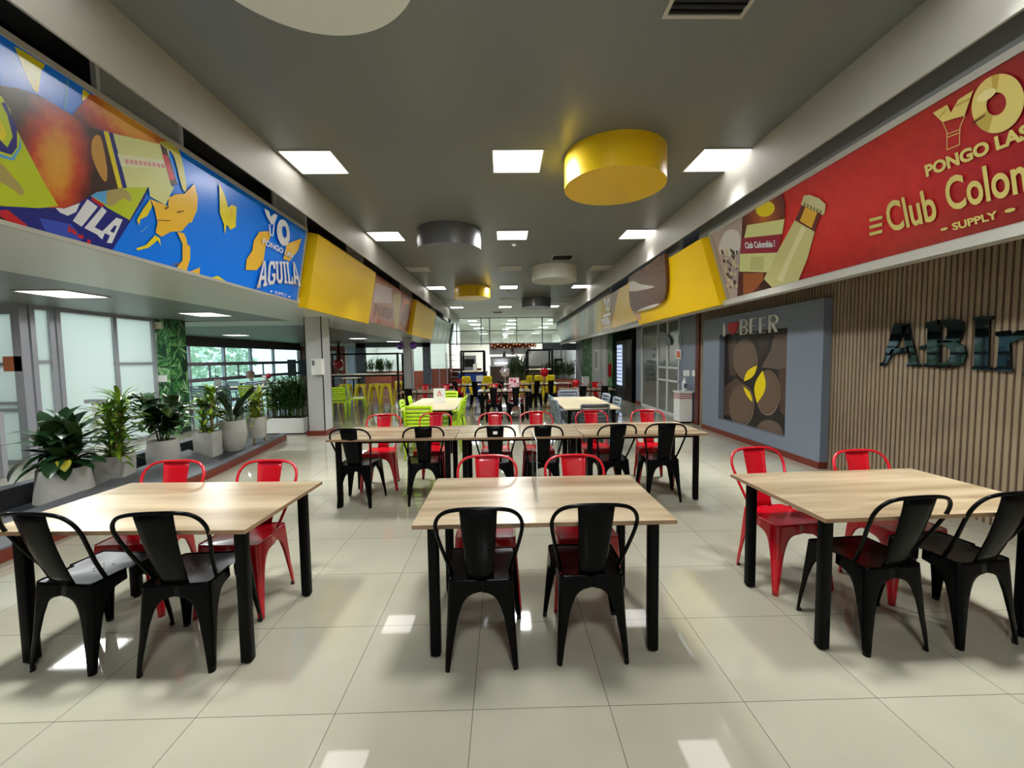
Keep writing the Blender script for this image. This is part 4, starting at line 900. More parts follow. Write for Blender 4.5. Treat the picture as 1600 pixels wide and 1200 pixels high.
# ================================================================== pressed metal chairs (round hoop back)
def make_hoop_chair(M, name='metal_chair'):
    t = thing(name, 'x', 'chair')
    zs = .445
    wt = [(.445, None), (.43, None), (.385, None), (.375, .12), (.362, .098), (.34, .08), (.305, .066), (.25, .052), (.17, .041), (.09, .031), (.035, .026), (0.0, .022)]
    fx, fy, rx, ry = .183, .18, .158, -.17     # seat corners
    def cor(sx, front, z):
        k = 1-z/zs
        if front: return sx*(fx+.032*k), fy+.032*k
        return sx*(rx+.022*k), ry-.04*k
    # seat
    b = MB(); rows = []
    N = 8
    out = []
    for j in range(N+1):
        v = j/N; row = []
        for i in range(N+1):
            u = i/N*2-1; w = rx+(fx-rx)*v; x = u*w; y = ry+(fy-ry)*v
            cd = (abs(u)*2-1, abs(v*2-1)*2-1)
            if cd[0] > .4 and cd[1] > .4:   # round the corners
                q = .012*min(cd[0], cd[1]); x -= math.copysign(q, u); y -= math.copysign(q, v-.5)
            edge = max(abs(u), abs(2*v-1))
            row.append((x, y, zs-.012*(1-edge**3)-(.004 if edge > .99 else 0)))
        rows.append(row)
    b.grid(rows, M); b.build('seat', None, t, True)
    b = MB()
    for hx, hy in ((-.03, 0), (.03, 0), (-.03, .05), (.03, .05), (0, .025), (0, -.025)): b.cyl((hx, hy), .005, zs-.0119, zs-.0113, 8, None, M_rubber)
    b.build('drain_holes', None, t)
    for front in (True, False):
        for sx in (-1, 1):
            b = MB(); rows = []
            for z, w in wt:
                cx, cy = cor(sx, front, z); r_ = .022 if z > .1 else .014; sy = 1 if front else -1
                hx = abs(cx); hy = (abs(cor(sx, True, z)[1])+abs(cor(sx, False, z)[1]))/2
                wx = w if w else hx; wy = w if w else hy
                row = []
                for k in range(4): row.append((cx-sx*(wx-(wx-r_)*k/4), cy, z))
                for k in range(5): a = PI/2*k/4; row.append((cx-sx*r_+sx*r_*math.sin(a), cy-sy*r_+sy*r_*math.cos(a), z))
                for k in range(1, 5): row.append((cx, cy-sy*(r_+(wy-r_)*k/4), z))
                if z < .37:  # slight centre rib
                    pass
                rows.append(row)
            b.grid(rows, M); lg = b.build('leg', None, t, 50)
            md = lg.modifiers.new('sheet', 'SOLIDIFY'); md.thickness = .004; md.offset = 0
            cx, cy = cor(sx, front, 0); sy = 1 if front else -1
            MB().cyl((cx-sx*.012, cy-sy*.012), .012, 0, .016, 10, None, M_rubber).build('foot_cap', None, lg)
    # hoop
    P = [(.150, -.085, .425), (.152, -.10, .46), (.172, -.15, .55), (.196, -.20, .66), (.206, -.228, .725), (.203, -.245, .765), (.186, -.260, .800), (.155, -.272, .825), (.11, -.279, .837), (.06, -.282, .841), (0, -.283, .842)]
    path = P+[(-x, y, z) for x, y, z in P[-2::-1]]
    cv = []
    for i in range(len(path)-1):
        a = Vector(path[max(i-1, 0)]); b0 = Vector(path[i]); c_ = Vector(path[i+1]); d_ = Vector(path[min(i+2, len(path)-1)])
        for k in range(3):
            q = k/3; cv.append(.5*((2*b0)+(c_-a)*q+(2*a-5*b0+4*c_-d_)*q*q+(3*b0-a-3*c_+d_)*q**3))
    cv.append(Vector(path[-1]))
    MB().tube(cv, .0095, 8, M).build('back_hoop', None, t, True)
    b = MB(); rows = []
    for j in range(9):
        v = j/8; z = .435+v*(.845-.435); y = -.163-.122*v-.012*math.sin(PI*v); w = .062+.026*v
        rows.append([(w*u, y-.006*(1-abs(u)**2)-(.006 if abs(u) == 1 else 0)*-1, z) for u in (-1, -.92, -.5, 0, .5, .92, 1)])
    b.grid(rows, M); sp_ = b.build('backrest', None, t, 50)
    md = sp_.modifiers.new('sheet', 'SOLIDIFY'); md.thickness = .004; md.offset = 0
    return t
HB = make_hoop_chair(M_blackm); HR_ = make_hoop_chair(M_red)
GB, GR = 'black metal chairs with hoop backs', 'red metal chairs with hoop backs'
def blk(x, y, a, lab): return place(HB, 'HB', x, y, D(a), lab, GB)
def red(x, y, a, lab): return place(HR_, 'HR', x, y, D(180+a), lab, GR)
blk(-2.20, 2.24, -7, 'black chair at the near side of the planter-side front table, nearest the planter')
blk(-1.655, 2.21, 4, 'black chair at the near side of the planter-side front table, nearest its free table leg')
blk(-.135, 2.185, 1, 'black chair at the near side of the middle front table, planter side seat')
blk(.425, 2.205, 0, 'black chair at the near side of the middle front table, slatted wall side seat')
blk(1.97, 2.22, 5, 'black chair at the near side of the slatted-wall table, nearest its free table leg')
blk(2.48, 2.25, 6, 'black chair at the near side of the slatted-wall table, cut by the picture edge')
red(-2.31, 2.69, 2, 'red chair at the far side of the planter-side front table, nearest the planter')
red(-1.66, 2.65, -3, 'red chair at the far side of the planter-side front table, by the aisle')
red(-.13, 2.68, 0, 'red chair behind the middle front table, on the planter side of the divider')
red(.49, 2.65, 2, 'red chair behind the middle front table, on the wall side of the divider')
red(1.885, 2.78, 7, 'red chair behind the slatted-wall front table, showing its seat beside the table')
red(2.53, 2.64, 4, 'red chair behind the slatted-wall front table, backed by the slats')
R2B = ((-1.57, 4.50, -2, 'first black chair along the joined row from the planter'), (-.88, 4.55, 9, 'second black chair along the joined row from the planter'), (-.11, 4.52, 2, 'black chair with a small white sticker at the joined row'), (.40, 4.50, -3, 'fourth black chair along the joined row from the planter'), (1.13, 4.50, 6, 'fifth black chair along the joined row from the planter'), (1.68, 4.50, -5, 'last black chair along the joined row, nearest the feature panel'))
for x, y, a, lab in R2B:
    o = blk(x, y, a, lab)
    if 'sticker' in lab:
        s_ = MB().box(-.022, .022, -.304, -.300, .765, .795, M_white).build('sticker', None, o); s_['label'] = 'small white sticker'
for x, y, a, lab in ((-1.50, 5.04, 6, 'first red chair behind the joined row from the planter'), (-.90, 5.10, -4, 'second red chair behind the joined row, before the lime chair'), (-.11, 5.02, 3, 'third red chair behind the joined row from the planter'), (.40, 5.06, 0, 'fourth red chair behind the joined row from the planter'), (1.12, 5.08, 2, 'fifth red chair behind the joined row, before the charcoal chair'), (1.80, 5.06, -6, 'last red chair behind the joined row, nearest the feature panel')):
    red(x, y, a, lab)
for x, y, a, lab in ((1.84, 10.1, 4, 'distant black chair at the table by the fridge, nearer the middle'), (2.38, 10.1, -3, 'distant black chair at the table by the fridge, nearer the fridge'), (-.26, 10.15, 0, 'distant black chair at the balloon table, nearer the lime chairs'), (.27, 10.15, 0, 'distant black chair at the balloon table, nearer the grey chairs'), (-2.3, 10.15, 8, 'distant black chair at the table behind the lime chairs'),
                    (-.85, 12.75, -8, 'far black chair by the yellow stools before the blue crates'), (-1.5, 12.8, 5, 'far black chair at the end of the last row by the brown panels'), (.95, 12.75, 6, 'far black chair before the red balloon of the last row'), (1.42, 12.8, -4, 'far black chair at the last row nearest the leafy wall'), (-.1, 12.8, 0, 'far black chair half hidden behind the silver balloon')):
    blk(x, y, a, lab)
for x, y, a, lab in ((1.95, 11.15, 0, 'distant red chair at the table by the fridge, nearer the middle'), (2.5, 11.15, 3, 'distant red chair at the table by the fridge, nearer the fridge'), (-.26, 11.1, 0, 'distant red chair behind the balloon table, nearer the lime chairs'), (.3, 11.1, 0, 'distant red chair behind the balloon table, nearer the grey chairs'), (-2.15, 11.15, 0, 'distant red chair behind the lime chairs, nearest the far column'), (-1.55, 11.2, 8, 'distant red chair behind the white table card'), (-1.5, 13.6, 0, 'farthest red chair behind the last row by the brown panels')):
    red(x, y, a, lab)

# ================================================================== slatted plastic chairs
def make_slat_chair(M):
    t = thing('slatted_chair', 'x', 'chair'); zs = .45
    b = MB()
    for k in range(6): y = -.20+.068*k; b.box(-.20, .20, y, y+.056, zs-.025, zs, M)
    b.box(-.215, -.19, -.21, .21, zs-.04, zs-.002, M); b.box(.19, .215, -.21, .21, zs-.04, zs-.002, M); b.build('seat', None, t)
    for sx in (-1, 1):
        MB().tube([(sx*.20, .19, zs-.01), (sx*.205, .20, .3), (sx*.215, .225, 0)], [.024, .02, .015], 8, M).build('leg', None, t, True)
        MB().tube([(sx*.20, -.19, zs-.01), (sx*.205, -.215, .3), (sx*.215, -.27, 0)], [.024, .02, .015], 8, M).build('leg', None, t, True)
    def by(z): return -.195-.20*(z-.44)
    for sx in (-1, 1): MB().tube([(sx*.205, by(z), z) for z in (.43, .55, .68, .83)], .016, 8, M).build('back_post', None, t, True)
    b = MB()
    for k in range(6):
        z = .50+.056*k; h = .044 if k < 5 else .06
        rows = []
        for zz in (z, z+h): rows.append([(.2*u, by(zz)-.025*(1-u*u), zz) for u in (-1, -.5, 0, .5, 1)])
        b.grid(rows, M)
    o = b.build('backrest', None, t, True); md = o.modifiers.new('sheet', 'SOLIDIFY'); md.thickness = .012; md.offset = 0
    return t
SL = make_slat_chair(M_lime); SG = make_slat_chair(M_greych); SD = make_slat_chair(M_dgreych)
GL, GG = 'lime green slatted chairs', 'grey slatted chairs'
for x, y, a, lab in ((-1.29, 6.56, -3, 'lime green chair at the near end of the cream table'), (-1.22, 8.75, 180, 'lime green chair at the far end of the cream table behind white card'), (-1.49, 7.2, -84, 'lime green chair at the aisle-left side of cream table, nearer the camera'), (-1.51, 7.92, -82, 'lime green chair beside the white card side of cream table, farther one'), (-1.0, 7.1, 93, 'lime green chair at the centre-aisle side of cream table, nearer the camera'), (-1.0, 7.85, 88, 'lime green chair at the centre-aisle side of cream table, farther one')):
    place(SL, 'SL', x, y, D(a), lab, GL)
for x, y, a, lab in ((1.36, 8.6, 180, 'blue grey chair at the far end of the grey chair table'), (1.1, 7.0, -84, 'blue grey chair at the centre-aisle side of its table, nearer the camera'), (1.12, 7.7, -88, 'blue grey chair at the centre-aisle side of its table, farther one'), (1.66, 7.1, 91, 'blue grey chair at the glass partition side of its table, nearer the camera'), (1.66, 7.85, 94, 'blue grey chair at the glass partition side of its table, farther one')):
    place(SG, 'SG', x, y, D(a), lab, GG)
place(SD, 'SD', 1.34, 6.42, D(0), 'charcoal slatted chair at the near end of the grey chair table', GG)
for x, y, a, lab in ((-4.40, 11.2, 8, 'lime green chair right behind the grey column, facing the bar'), (-4.28, 12.2, -62, 'lime green chair turned sideways by the bar stools')): place(SL, 'SL', x, y, D(a), lab, GL)

# ---- clear dividers
def divider(x, y, z, l, h, lab):
    t = thing('divider', lab, 'divider', (x, y, z), 0, 'clear acrylic table dividers')
    MB().box(-.002, .002, -l/2, l/2, .0, h, M_acryl).build('sheet', None, t)
    e_ = mat('acrylic_edge', (214, 222, 222), .2); b = MB()
    b.box(-.002, .002, -l/2-.001, -l/2, 0, h, e_); b.box(-.002, .002, l/2, l/2+.001, 0, h, e_); b.box(-.002, .002, -l/2, l/2, h, h+.001, e_); b.build('edge', None, t)
divider(.175, 2.50, .731, .40, .34, 'clear acrylic divider standing on the middle front table')
divider(.165, 4.66, .731, .4, .34, 'clear acrylic divider on the middle table of the joined row')
# ---- white cards on tables
def card(x, y, w, h, rz, lab, logo=False, z=.731):
    t = thing('table_card', lab, 'table card', (x, y, z), rz, 'white table cards')
    b = MB(); b.add([(-w/2, -.03, 0), (w/2, -.03, 0), (w/2, 0, h), (-w/2, 0, h)], [(0, 1, 2, 3)], M_white); b.add([(-w/2, .03, 0), (w/2, .03, 0), (w/2, .001, h), (-w/2, .001, h)], [(3, 2, 1, 0)], M_white)
    o = b.build('card', None, t)
    if logo:
        s_ = .03/h; P = lambda L: [(x_*w/2, -.032+s_*z_*h, z_*h) for x_, z_ in L]; r_ = MB(); R = mat('card_red', (206, 60, 84), .5)
        r_.poly(P([(-.34, .58), (-.14, .58), (.0, .78), (.05, .86), (-.06, .86)]), R); r_.poly(P([(.14, .58), (.36, .58), (.06, .86), (0, .78)]), R); r_.poly(P([(-.55, .5), (.55, .5), (.55, .54), (-.55, .54)]), R)
        r_.build('print', None, t)
card(-1.18, 7.62, .21, .27, 0, 'white menu card with red emblem on the lime chair table', True)

# ================================================================== far high tables with frames, stools, balloons
def high_table(x0, x1, y0, y1, zt, zf, lab):
    t = thing('high_table', lab, 'high table', ((x0+x1)/2, (y0+y1)/2, 0), 0, 'black framed high tables')
    MB().box(x0, x1, y0, y1, zt-.03, zt, M_topc).build('tabletop', None, t, world=True)
    for x in (x0, x1):
        for y in (y0, y1): MB().bar((x, y, 0), (x, y, zf), .06, M_black).build('post', None, t, world=True)
    b = MB()
    for y in (y0, y1): b.bar((x0, y, zf-.03), (x1, y, zf-.03), .05, M_black); b.bar((x0, y, zt-.055), (x1, y, zt-.055), .05, M_black)
    for x in (x0, x1): b.bar((x, y0, zf-.03), (x, y1, zf-.03), .05, M_black); b.bar((x, y0, zt-.055), (x, y1, zt-.055), .05, M_black)
    b.build('frame', None, t, world=True)
high_table(-6.1, -3.62, 14.4, 15.1, 1.05, 1.77, 'long black framed bar table with yellow stools behind the grey column')
high_table(-1.52, -.72, 15.0, 15.8, 1.08, 1.82, 'black framed high table in front of the blue crates')
high_table(.85, 1.72, 15.0, 15.9, 1.12, 1.84, 'black framed high table in front of the potted palms')
def make_stool(back):
    t = thing('bar_stool', 'x', 'stool'); h = .74; M = M_yelch
    b = MB(); b.rbox(-.155, .155, -.155, .155, h-.03, h, .03, M); b.build('seat', None, t, 30)
    for sx in (-1, 1):
        for sy in (-1, 1):
            b = MB(); rows = []
            for z, w in ((h-.02, .14), (h-.09, .13), (h-.12, .085), (.45, .062), (.2, .048), (0, .034)):
                k = 1-z/h; cx, cy = sx*(.15+.065*k), sy*(.15+.065*k); rows.append([(cx-sx*w, cy, z), (cx-sx*.01, cy, z), (cx, cy-sy*.01, z), (cx, cy-sy*w, z)])
            b.grid(rows, M); o = b.build('leg', None, t); md = o.modifiers.new('sheet', 'SOLIDIFY'); md.thickness = .004
    b = MB(); q = .185
    b.tube([(-q, -q, .3), (q, -q, .3), (q, q, .3), (-q, q, .3)], .008, 6, M, True); b.build('footrest', None, t)
    if back:
        b = MB(); rows = []
        for z in (h-.01, h+.08, h+.15, h+.185):
            w = .16 if z < h+.1 else (.15 if z < h+.17 else .12)
            rows.append([(w*u, -.15-.03*(z-h)/.18+.02*u*u, z) for u in (-1, -.5, 0, .5, 1)])
        b.grid(rows, M); o = b.build('backrest', None, t, True); md = o.modifiers.new('sheet', 'SOLIDIFY'); md.thickness = .006
    return t
S0 = make_stool(False); S1 = make_stool(True); GS = 'yellow metal bar stools'
for x, y, a, lab in ((-3.95, 14.05, 10, 'yellow stool at the framed bar table, nearest its front corner post'), (-4.35, 14.15, 0, 'second yellow stool along the framed bar table from the corner post'), (-4.8, 14.1, 5, 'third yellow stool along the framed bar table from the corner post'), (-5.3, 14.1, 0, 'yellow stool at the framed bar table partly behind the lime chairs'), (-3.85, 15.4, 20, 'yellow stool on the far side of the framed bar table')):
    place(S0, 'S0', x, y, D(a), lab, GS)
for x, y, a, lab in ((-1.28, 14.6, -10, 'yellow low-backed stool before the blue crates, nearer the brown panels'), (-.62, 14.7, 15, 'yellow low-backed stool before the blue crates, nearer the silver balloon'), (.78, 14.55, 40, 'yellow low-backed stool turned by the palm table, nearest the silver balloon'), (1.2, 14.65, 0, 'yellow low-backed stool beneath the red balloon'), (1.62, 14.65, -12, 'yellow low-backed stool at the palm table, nearest the leafy wall')):
    place(S1, 'S1', x, y, D(a), lab, GS)
def balloon(x, y, z0, r, h, M, lab, weight=None):
    t = thing('balloon', lab, 'balloon', (x, y, z0), 0, 'balloons on sticks on the tables')
    b = MB(); prof = [(.004, -r*1.25), (.012, -r*1.15)]+[(r*math.sin(PI*k/12)*(1 if k > 6 else .82+.18*k/6), -r*math.cos(PI*k/12)*(1.1 if k < 6 else 1)) for k in range(1, 12)]+[(.004, r)]
    b.lathe((0, 0, h), prof, 18, M); b.build('balloon_skin', None, t, True)
    MB().tube([(0, 0, .02), (.005, 0, h-r*1.2)], .004, 6, M_whitegloss).build('stick', None, t)
    MB().lathe((0, 0, 0), [(.05, 0), (.05, .015), (.012, .03)], 14, weight or M_whitegloss).build('base', None, t, 40)
balloon(.02, 10.55, .731, .125, .46, M_foils, 'silver foil balloon on a stick on the middle distant table')
t = thing('centrepiece', 'pink and white printed bag standing under the silver balloon', 'decoration', (.25, 10.6, .731))
MB().box(-.13, .12, -.06, .06, 0, .30, M_foilp).build('bag', None, t)
b = MB(); rr = random.Random(5)
for k in range(14): b.ball((rr.uniform(-.12, .1), -.065, rr.uniform(.03, .27)), rr.uniform(.012, .03), 8, (M_foilr, M_white, M_foils)[k % 3], (1, .3, 1))
b.build('printed_spots', None, t, True)
balloon(1.25, 13.0, .731, .14, .34, M_foilr, 'red balloon over the yellow stools of the last row')
balloon(1.85, 10.75, .731, .09, .14, M_foilr, 'low red balloon on the table by the fridge')
balloon(-5.75, 14.7, 1.051, .17, .36, mat('dark_red_balloon', (150, 22, 30), .3), 'dark red balloon on the framed bar table beside the grey column')
# ================================================================== planter bed and plants
t = thing('planter_bed', 'low grey planter bed with red brown skirting beside the front tables', 'planter', (-4.6, 5.5, 0))
b = MB()
outl = [(-3.92, 1.2), (-3.92, 5.5), (-3.96, 5.95), (-4.27, 8.2), (-4.40, 8.25), (-4.10, 6.05), (-5.19, 6.9), (-4.96, 5.5), (-4.77, 4.9), (-4.62, 3.5), (-4.5, 1.2)]
b.prism([(x, y, 0) for x, y in outl], (0, 0, .115), M_curb)
fix_normals(b.build('near_curb', None, t, world=True))
b = MB()
for p0, p1 in zip(outl[:3], outl[1:4]):
    d_ = Vector((p1[0]-p0[0], p1[1]-p0[1], 0)).normalized(); n_ = Vector((d_.y, -d_.x, 0))*.006; q0 = Vector((p0[0], p0[1], 0)); q1 = Vector((p1[0], p1[1], 0))
    b.add([q0+n_, q1+n_, q1+n_+Vector((0, 0, .1)), q0+n_+Vector((0, 0, .1))], [(0, 1, 2, 3)], M_brownskirt)
b.build('skirting', None, t, world=True)
MB().box(-5.42, -5.27, 1.2, 8.6, 0, .22, M_curbd).build('far_curb', None, t, world=True)
MB().prism([(-5.28, 1.2, 0), (-4.5, 1.2, 0), (-4.62, 3.5, 0), (-4.77, 4.9, 0), (-4.96, 5.5, 0), (-5.19, 6.9, 0), (-4.10, 6.05, 0), (-4.40, 8.25, 0), (-4.6, 8.6, 0), (-5.28, 8.6, 0)], (0, 0, .02), M_curbd).build('bed_floor', None, t, world=True)
MB().box(-5.43, -5.26, 1.2, 8.6, .22, .232, M_curb).build('curb_cap', None, t, world=True)

def leaf(mb, base, yaw, pitch, L, Wd, droop, M, n=6, fold=.25, twist=0):
    p = Vector(base); rows = []; st = L/n; pt = pitch
    side = Vector((-math.sin(yaw+twist), math.cos(yaw+twist), 0))
    for k in range(n+1):
        s_ = k/n; w = Wd*.5*(math.sin(PI*min(1, .06+s_*.94))**.75)
        if k == n: w = .002
        dv = Vector((math.cos(yaw)*math.cos(pt), math.sin(yaw)*math.cos(pt), math.sin(pt))); up = side.cross(dv)*-1
        rows.append([p-side*w+up*(w*fold), p-side*(w*.5)+up*(w*fold*.35), p, p+side*(w*.5)+up*(w*fold*.35), p+side*w+up*(w*fold)])
        p = p+dv*st; pt -= droop/n
    mb.grid(rows, M)
def plant(name, lab, x, y, potf, seed, grp=None):
    t = thing(name, lab, 'potted plant', (x, y, .02), 0, 'potted plants in the planter bed'); potf(t); return t, random.Random(seed)
def pot_square(w0, w1, h, M=M_conc, rz=0):
    def f_(t):
        b = MB(); R_ = Matrix.Rotation(rz, 3, 'Z')
        def ringp(w, z): return [R_ @ Vector((sx*w/2, sy*w/2, z)) for sx, sy in ((-1, -1), (1, -1), (1, 1), (-1, 1))]
        r_ = [ringp(w0, 0), ringp(w1, h), ringp(w1-.05, h), ringp(w1-.06, h-.05)]
        vs = [p for q in r_ for p in q]; b.add(vs, [(3, 2, 1, 0)]+[(j*4+i, j*4+(i+1) % 4, j*4+4+(i+1) % 4, j*4+4+i) for j in range(3) for i in range(4)], M)
        b.build('pot', None, t)
        b = MB(); b.poly([R_ @ Vector((sx*(w1-.055)/2, sy*(w1-.055)/2, h-.04)) for sx, sy in ((-1, -1), (1, -1), (1, 1), (-1, 1))], M_soil); b.build('soil', None, t)
    return f_
def pot_round(prof, M=M_conc, legs=0):
    def f_(t):
        h = prof[-1][1]; r1 = prof[-1][0]
        b = MB(); b.lathe((0, 0, 0), prof+[(r1-.025, h), (r1-.03, h-.05)], 28, M); b.build('pot', None, t, 40)
        b = MB(); b.lathe((0, 0, h-.06), [(.001, .0), (r1-.028, .0), (r1-.028, .02), (.001, .025)], 20, M_soil); b.build('soil', None, t)
        if legs:
            for k in range(3): a = 2*PI*k/3+.5; MB().tube([(.09*math.cos(a), .09*math.sin(a), prof[0][1]+.08), (.12*math.cos(a), .12*math.sin(a), 0)], .012, 8, M_gold).build('leg', None, t)
    return f_
# 1 broad-leaved plant
t, r = plant('potted_plant', 'broad-leaved dark plant in the big flared concrete pot nearest the camera', -4.98, 4.76, pot_round([(.255, 0), (.245, .1), (.215, .36)]), 1)
b = MB(); stems = []
for a, q, h in ((170, .16, .66), (120, .10, .80), (60, .10, .74), (10, .16, .62), (250, .10, .58), (320, .12, .52)):
    p_ = [Vector((.04*math.cos(D(a)), .04*math.sin(D(a)), .3)), Vector((q*.6*math.cos(D(a)), q*.6*math.sin(D(a)), .3+(h-.3)*.55)), Vector((q*math.cos(D(a)), q*math.sin(D(a)), h))]
    b.tube(p_, .012, 6, M_stem); stems.append((a, p_))
b.build('stem', None, t, True); b = MB()
for a, p_ in stems:
    for k in range(11):
        s_ = .35+.65*k/10; i_ = 0 if s_ < .5 else 1; base = p_[i_].lerp(p_[i_+1], (s_-.5*i_)*2); aa = D(a)+k*2.4+r.uniform(-.3, .3)
        leaf(b, base, aa, D(12+62*(k/10)**1.5+r.uniform(-12, 12)), r.uniform(.26, .42), r.uniform(.12, .165), r.uniform(.5, 1.5), (M_leafdark, M_leafdark, M_leafolive)[r.randrange(3)], 7, .15)
for a, pt, L, Wd, dr, z in ((182, 22, .62, .16, .7, .60), (205, 12, .52, .19, 1.7, .52), (165, 62, .46, .19, .3, .66), (120, 75, .40, .2, .4, .70), (15, 40, .50, .15, .5, .62), (352, 28, .52, .14, .9, .60), (300, 15, .42, .18, 1.5, .50)):
    leaf(b, (.05*math.cos(D(a)), .05*math.sin(D(a)), z-.04), D(a), D(pt), L, Wd, dr, M_leafdark, 8, .15)
for k in range(24): a = r.uniform(0, 2*PI); leaf(b, (.1*math.cos(a), .1*math.sin(a), r.uniform(.34, .45)), a, D(r.uniform(5, 60)), r.uniform(.14, .24), r.uniform(.06, .1), r.uniform(.5, 1.4), (M_leafdark, M_leafolive)[k % 4 == 0])
leaf(b, (.12, -.12, .46), D(-40), D(5), .22, .12, 1.4, M_leafyel)
b.build('foliage', None, t, True)
def dracaena(t, r, canes, M1, M2, scale=1.0, zb=.36):
    for cx, cy, h in canes:
        MB().tube([(cx, cy, zb-.05), (cx*1.1, cy*1.1, h)], .022, 8, M_cane).build('cane', None, t, True)
    b = MB()
    for cx, cy, h in canes:
        for tier, n_ in ((h, 20), (h-.14, 15), (h-.27, 12), (h-.4, 9)):
            for k in range(n_):
                a = 2*PI*k/n_+r.uniform(-.3, .3); leaf(b, (cx*1.1+.02*math.cos(a), cy*1.1+.02*math.sin(a), tier+r.uniform(-.04, .04)), a, D(r.uniform(15, 80)), r.uniform(.24, .38)*scale, r.uniform(.04, .06), r.uniform(.7, 1.9), (M1, M2)[r.random() < .4])
    for k in range(16): a = r.uniform(0, 2*PI); q = r.uniform(.02, .09); leaf(b, (q*math.cos(a), q*math.sin(a), zb-.02), a, D(r.uniform(30, 75)), r.uniform(.14, .24), .035, r.uniform(.5, 1.4), (M1, M2)[k % 2])
    b.build('foliage', None, t, True)
M_leafmid = mat('mid_green_leaf', (84, 124, 40), .35, noise=.3, nscale=6)
t, r = plant('potted_plant', 'corn plant with tan canes in a square concrete pot, second from the camera', -4.93, 5.33, pot_square(.28, .30, .36, rz=.25), 2)
dracaena(t, r, ((-.06, .02, .86), (.06, -.03, .66), (.02, .08, .98)), M_leafmid, M_leaflime, 1.0)
# 3 rubber plant
t, r = plant('potted_plant', 'dark rubber plant in the wide round pot, third from the camera', -4.93, 6.08, pot_round([(.16, 0), (.195, .1), (.2, .22), (.175, .41)]), 3)
b = MB(); tips = []
for k in range(7):
    a = 2*PI*k/7+r.uniform(-.2, .2); q = r.uniform(.12, .3); h = r.uniform(.75, 1.12); h = h+.04; p_ = [(.04*math.cos(a), .04*math.sin(a), .36), (q*.5*math.cos(a), q*.5*math.sin(a), .36+(h-.36)*.5), (q*math.cos(a), q*math.sin(a), h)]; b.tube(p_, .009, 6, M_stem); tips.append(p_)
b.build('stem', None, t, True); b = MB()
for p_ in tips:
    for k in range(15):
        s_ = r.uniform(.3, 1); i_ = 0 if s_ < .5 else 1; s2 = (s_-.5*i_)*2; base = Vector(p_[i_]).lerp(Vector(p_[i_+1]), s2); a = r.uniform(0, 2*PI)
        leaf(b, base, a, D(r.uniform(-5, 65)), r.uniform(.2, .32), r.uniform(.12, .17), r.uniform(.3, 1.2), (M_leafdark, M_leafdark, M_leafolive)[k % 3])
b.build('foliage', None, t, True)
t, r = plant('potted_plant', 'lime dracaena in a square concrete pot, fourth from the camera', -4.80, 6.80, pot_square(.27, .29, .40, rz=.1), 4)
dracaena(t, r, ((-.05, 0, .88), (.05, .04, 1.0)), M_leaflime, M_leafmid, .8, .4)
# 5 ZZ plant
t, r = plant('potted_plant', 'glossy frond plant in the tall rounded concrete pot, fifth from the camera', -4.66, 7.22, pot_round([(.13, 0), (.19, .12), (.205, .3), (.19, .52)]), 5)
st = MB(); b = MB()
for k in range(15):
    a = 2*PI*k/15+r.uniform(-.2, .2); L = r.uniform(.4, .66); pt = D(r.uniform(40, 85)); p = Vector((.04*math.cos(a), .04*math.sin(a), .48)); path = [p.copy()]
    for j in range(10):
        p = p+Vector((math.cos(a)*math.cos(pt), math.sin(a)*math.cos(pt), math.sin(pt)))*(L/10); pt -= .07; path.append(p.copy())
        if j > 1:
            for s_ in (-1, 1): leaf(b, p, a+s_*1.0, pt+.25, .11, .05, .3, M_leafzz, 4)
    st.tube(path, .007, 5, M_stem)
st.build('stem', None, t, True); b.build('foliage', None, t, True)
t, r = plant('potted_plant', 'yellow green dracaena in a ribbed pot on gold legs, sixth from the camera', -4.58, 7.78, pot_round([(.14, .12), (.155, .2), (.16, .5)], legs=1), 6)
dracaena(t, r, ((-.03, 0, .72), (.04, .02, .86)), M_leaflime, mat('gold_green_leaf', (160, 160, 50), .4), .75, .5)
# 7 palm trough
def palm(t, r, x0, x1, y0, y1, zb, n, h0, h1, leafM):
    st = MB(); b = MB()
    for k in range(n):
        x, y = r.uniform(x0, x1), r.uniform(y0, y1); a = r.uniform(0, 2*PI); h = r.uniform(h0, h1); lean = r.uniform(.02, .16)
        p0 = Vector((x, y, zb)); path = [p0+Vector((math.cos(a)*lean*s_*s_, math.sin(a)*lean*s_*s_, h*s_)) for s_ in (0, .25, .5, .75, 1)]; st.tube(path, .006, 5, M_stem)
        for j in range(9):
            s_ = .3+.7*j/8; q = p0+Vector((math.cos(a)*lean*s_*s_, math.sin(a)*lean*s_*s_, h*s_))
            for sd in (-1, 1): leaf(b, q, a+sd*r.uniform(.5, 1.4), D(r.uniform(10, 60)), r.uniform(.14, .24), .028, r.uniform(.3, 1.1), leafM[r.random() < .25], 4)
    st.build('stem', None, t, True); b.build('foliage', None, t, True)
t = thing('potted_plant', 'bushy palm hedge in a long white trough beside the grey column', 'potted plant', (-4.6, 8.98, 0), 0, 'potted plants in the planter bed')
b = MB(); b.box(-.42, .40, -.2, .2, .03, .34, M_white); b.box(-.39, .37, -.17, .17, .341, .345, M_soil); b.build('trough', None, t)
MB().box(-.42, .40, -.18, .18, 0, .03, M_curbd).build('tray', None, t)
palm(t, random.Random(9), -.38, .28, -.14, .12, .34, 105, .45, .84, (M_leafpalm, M_leafolive))

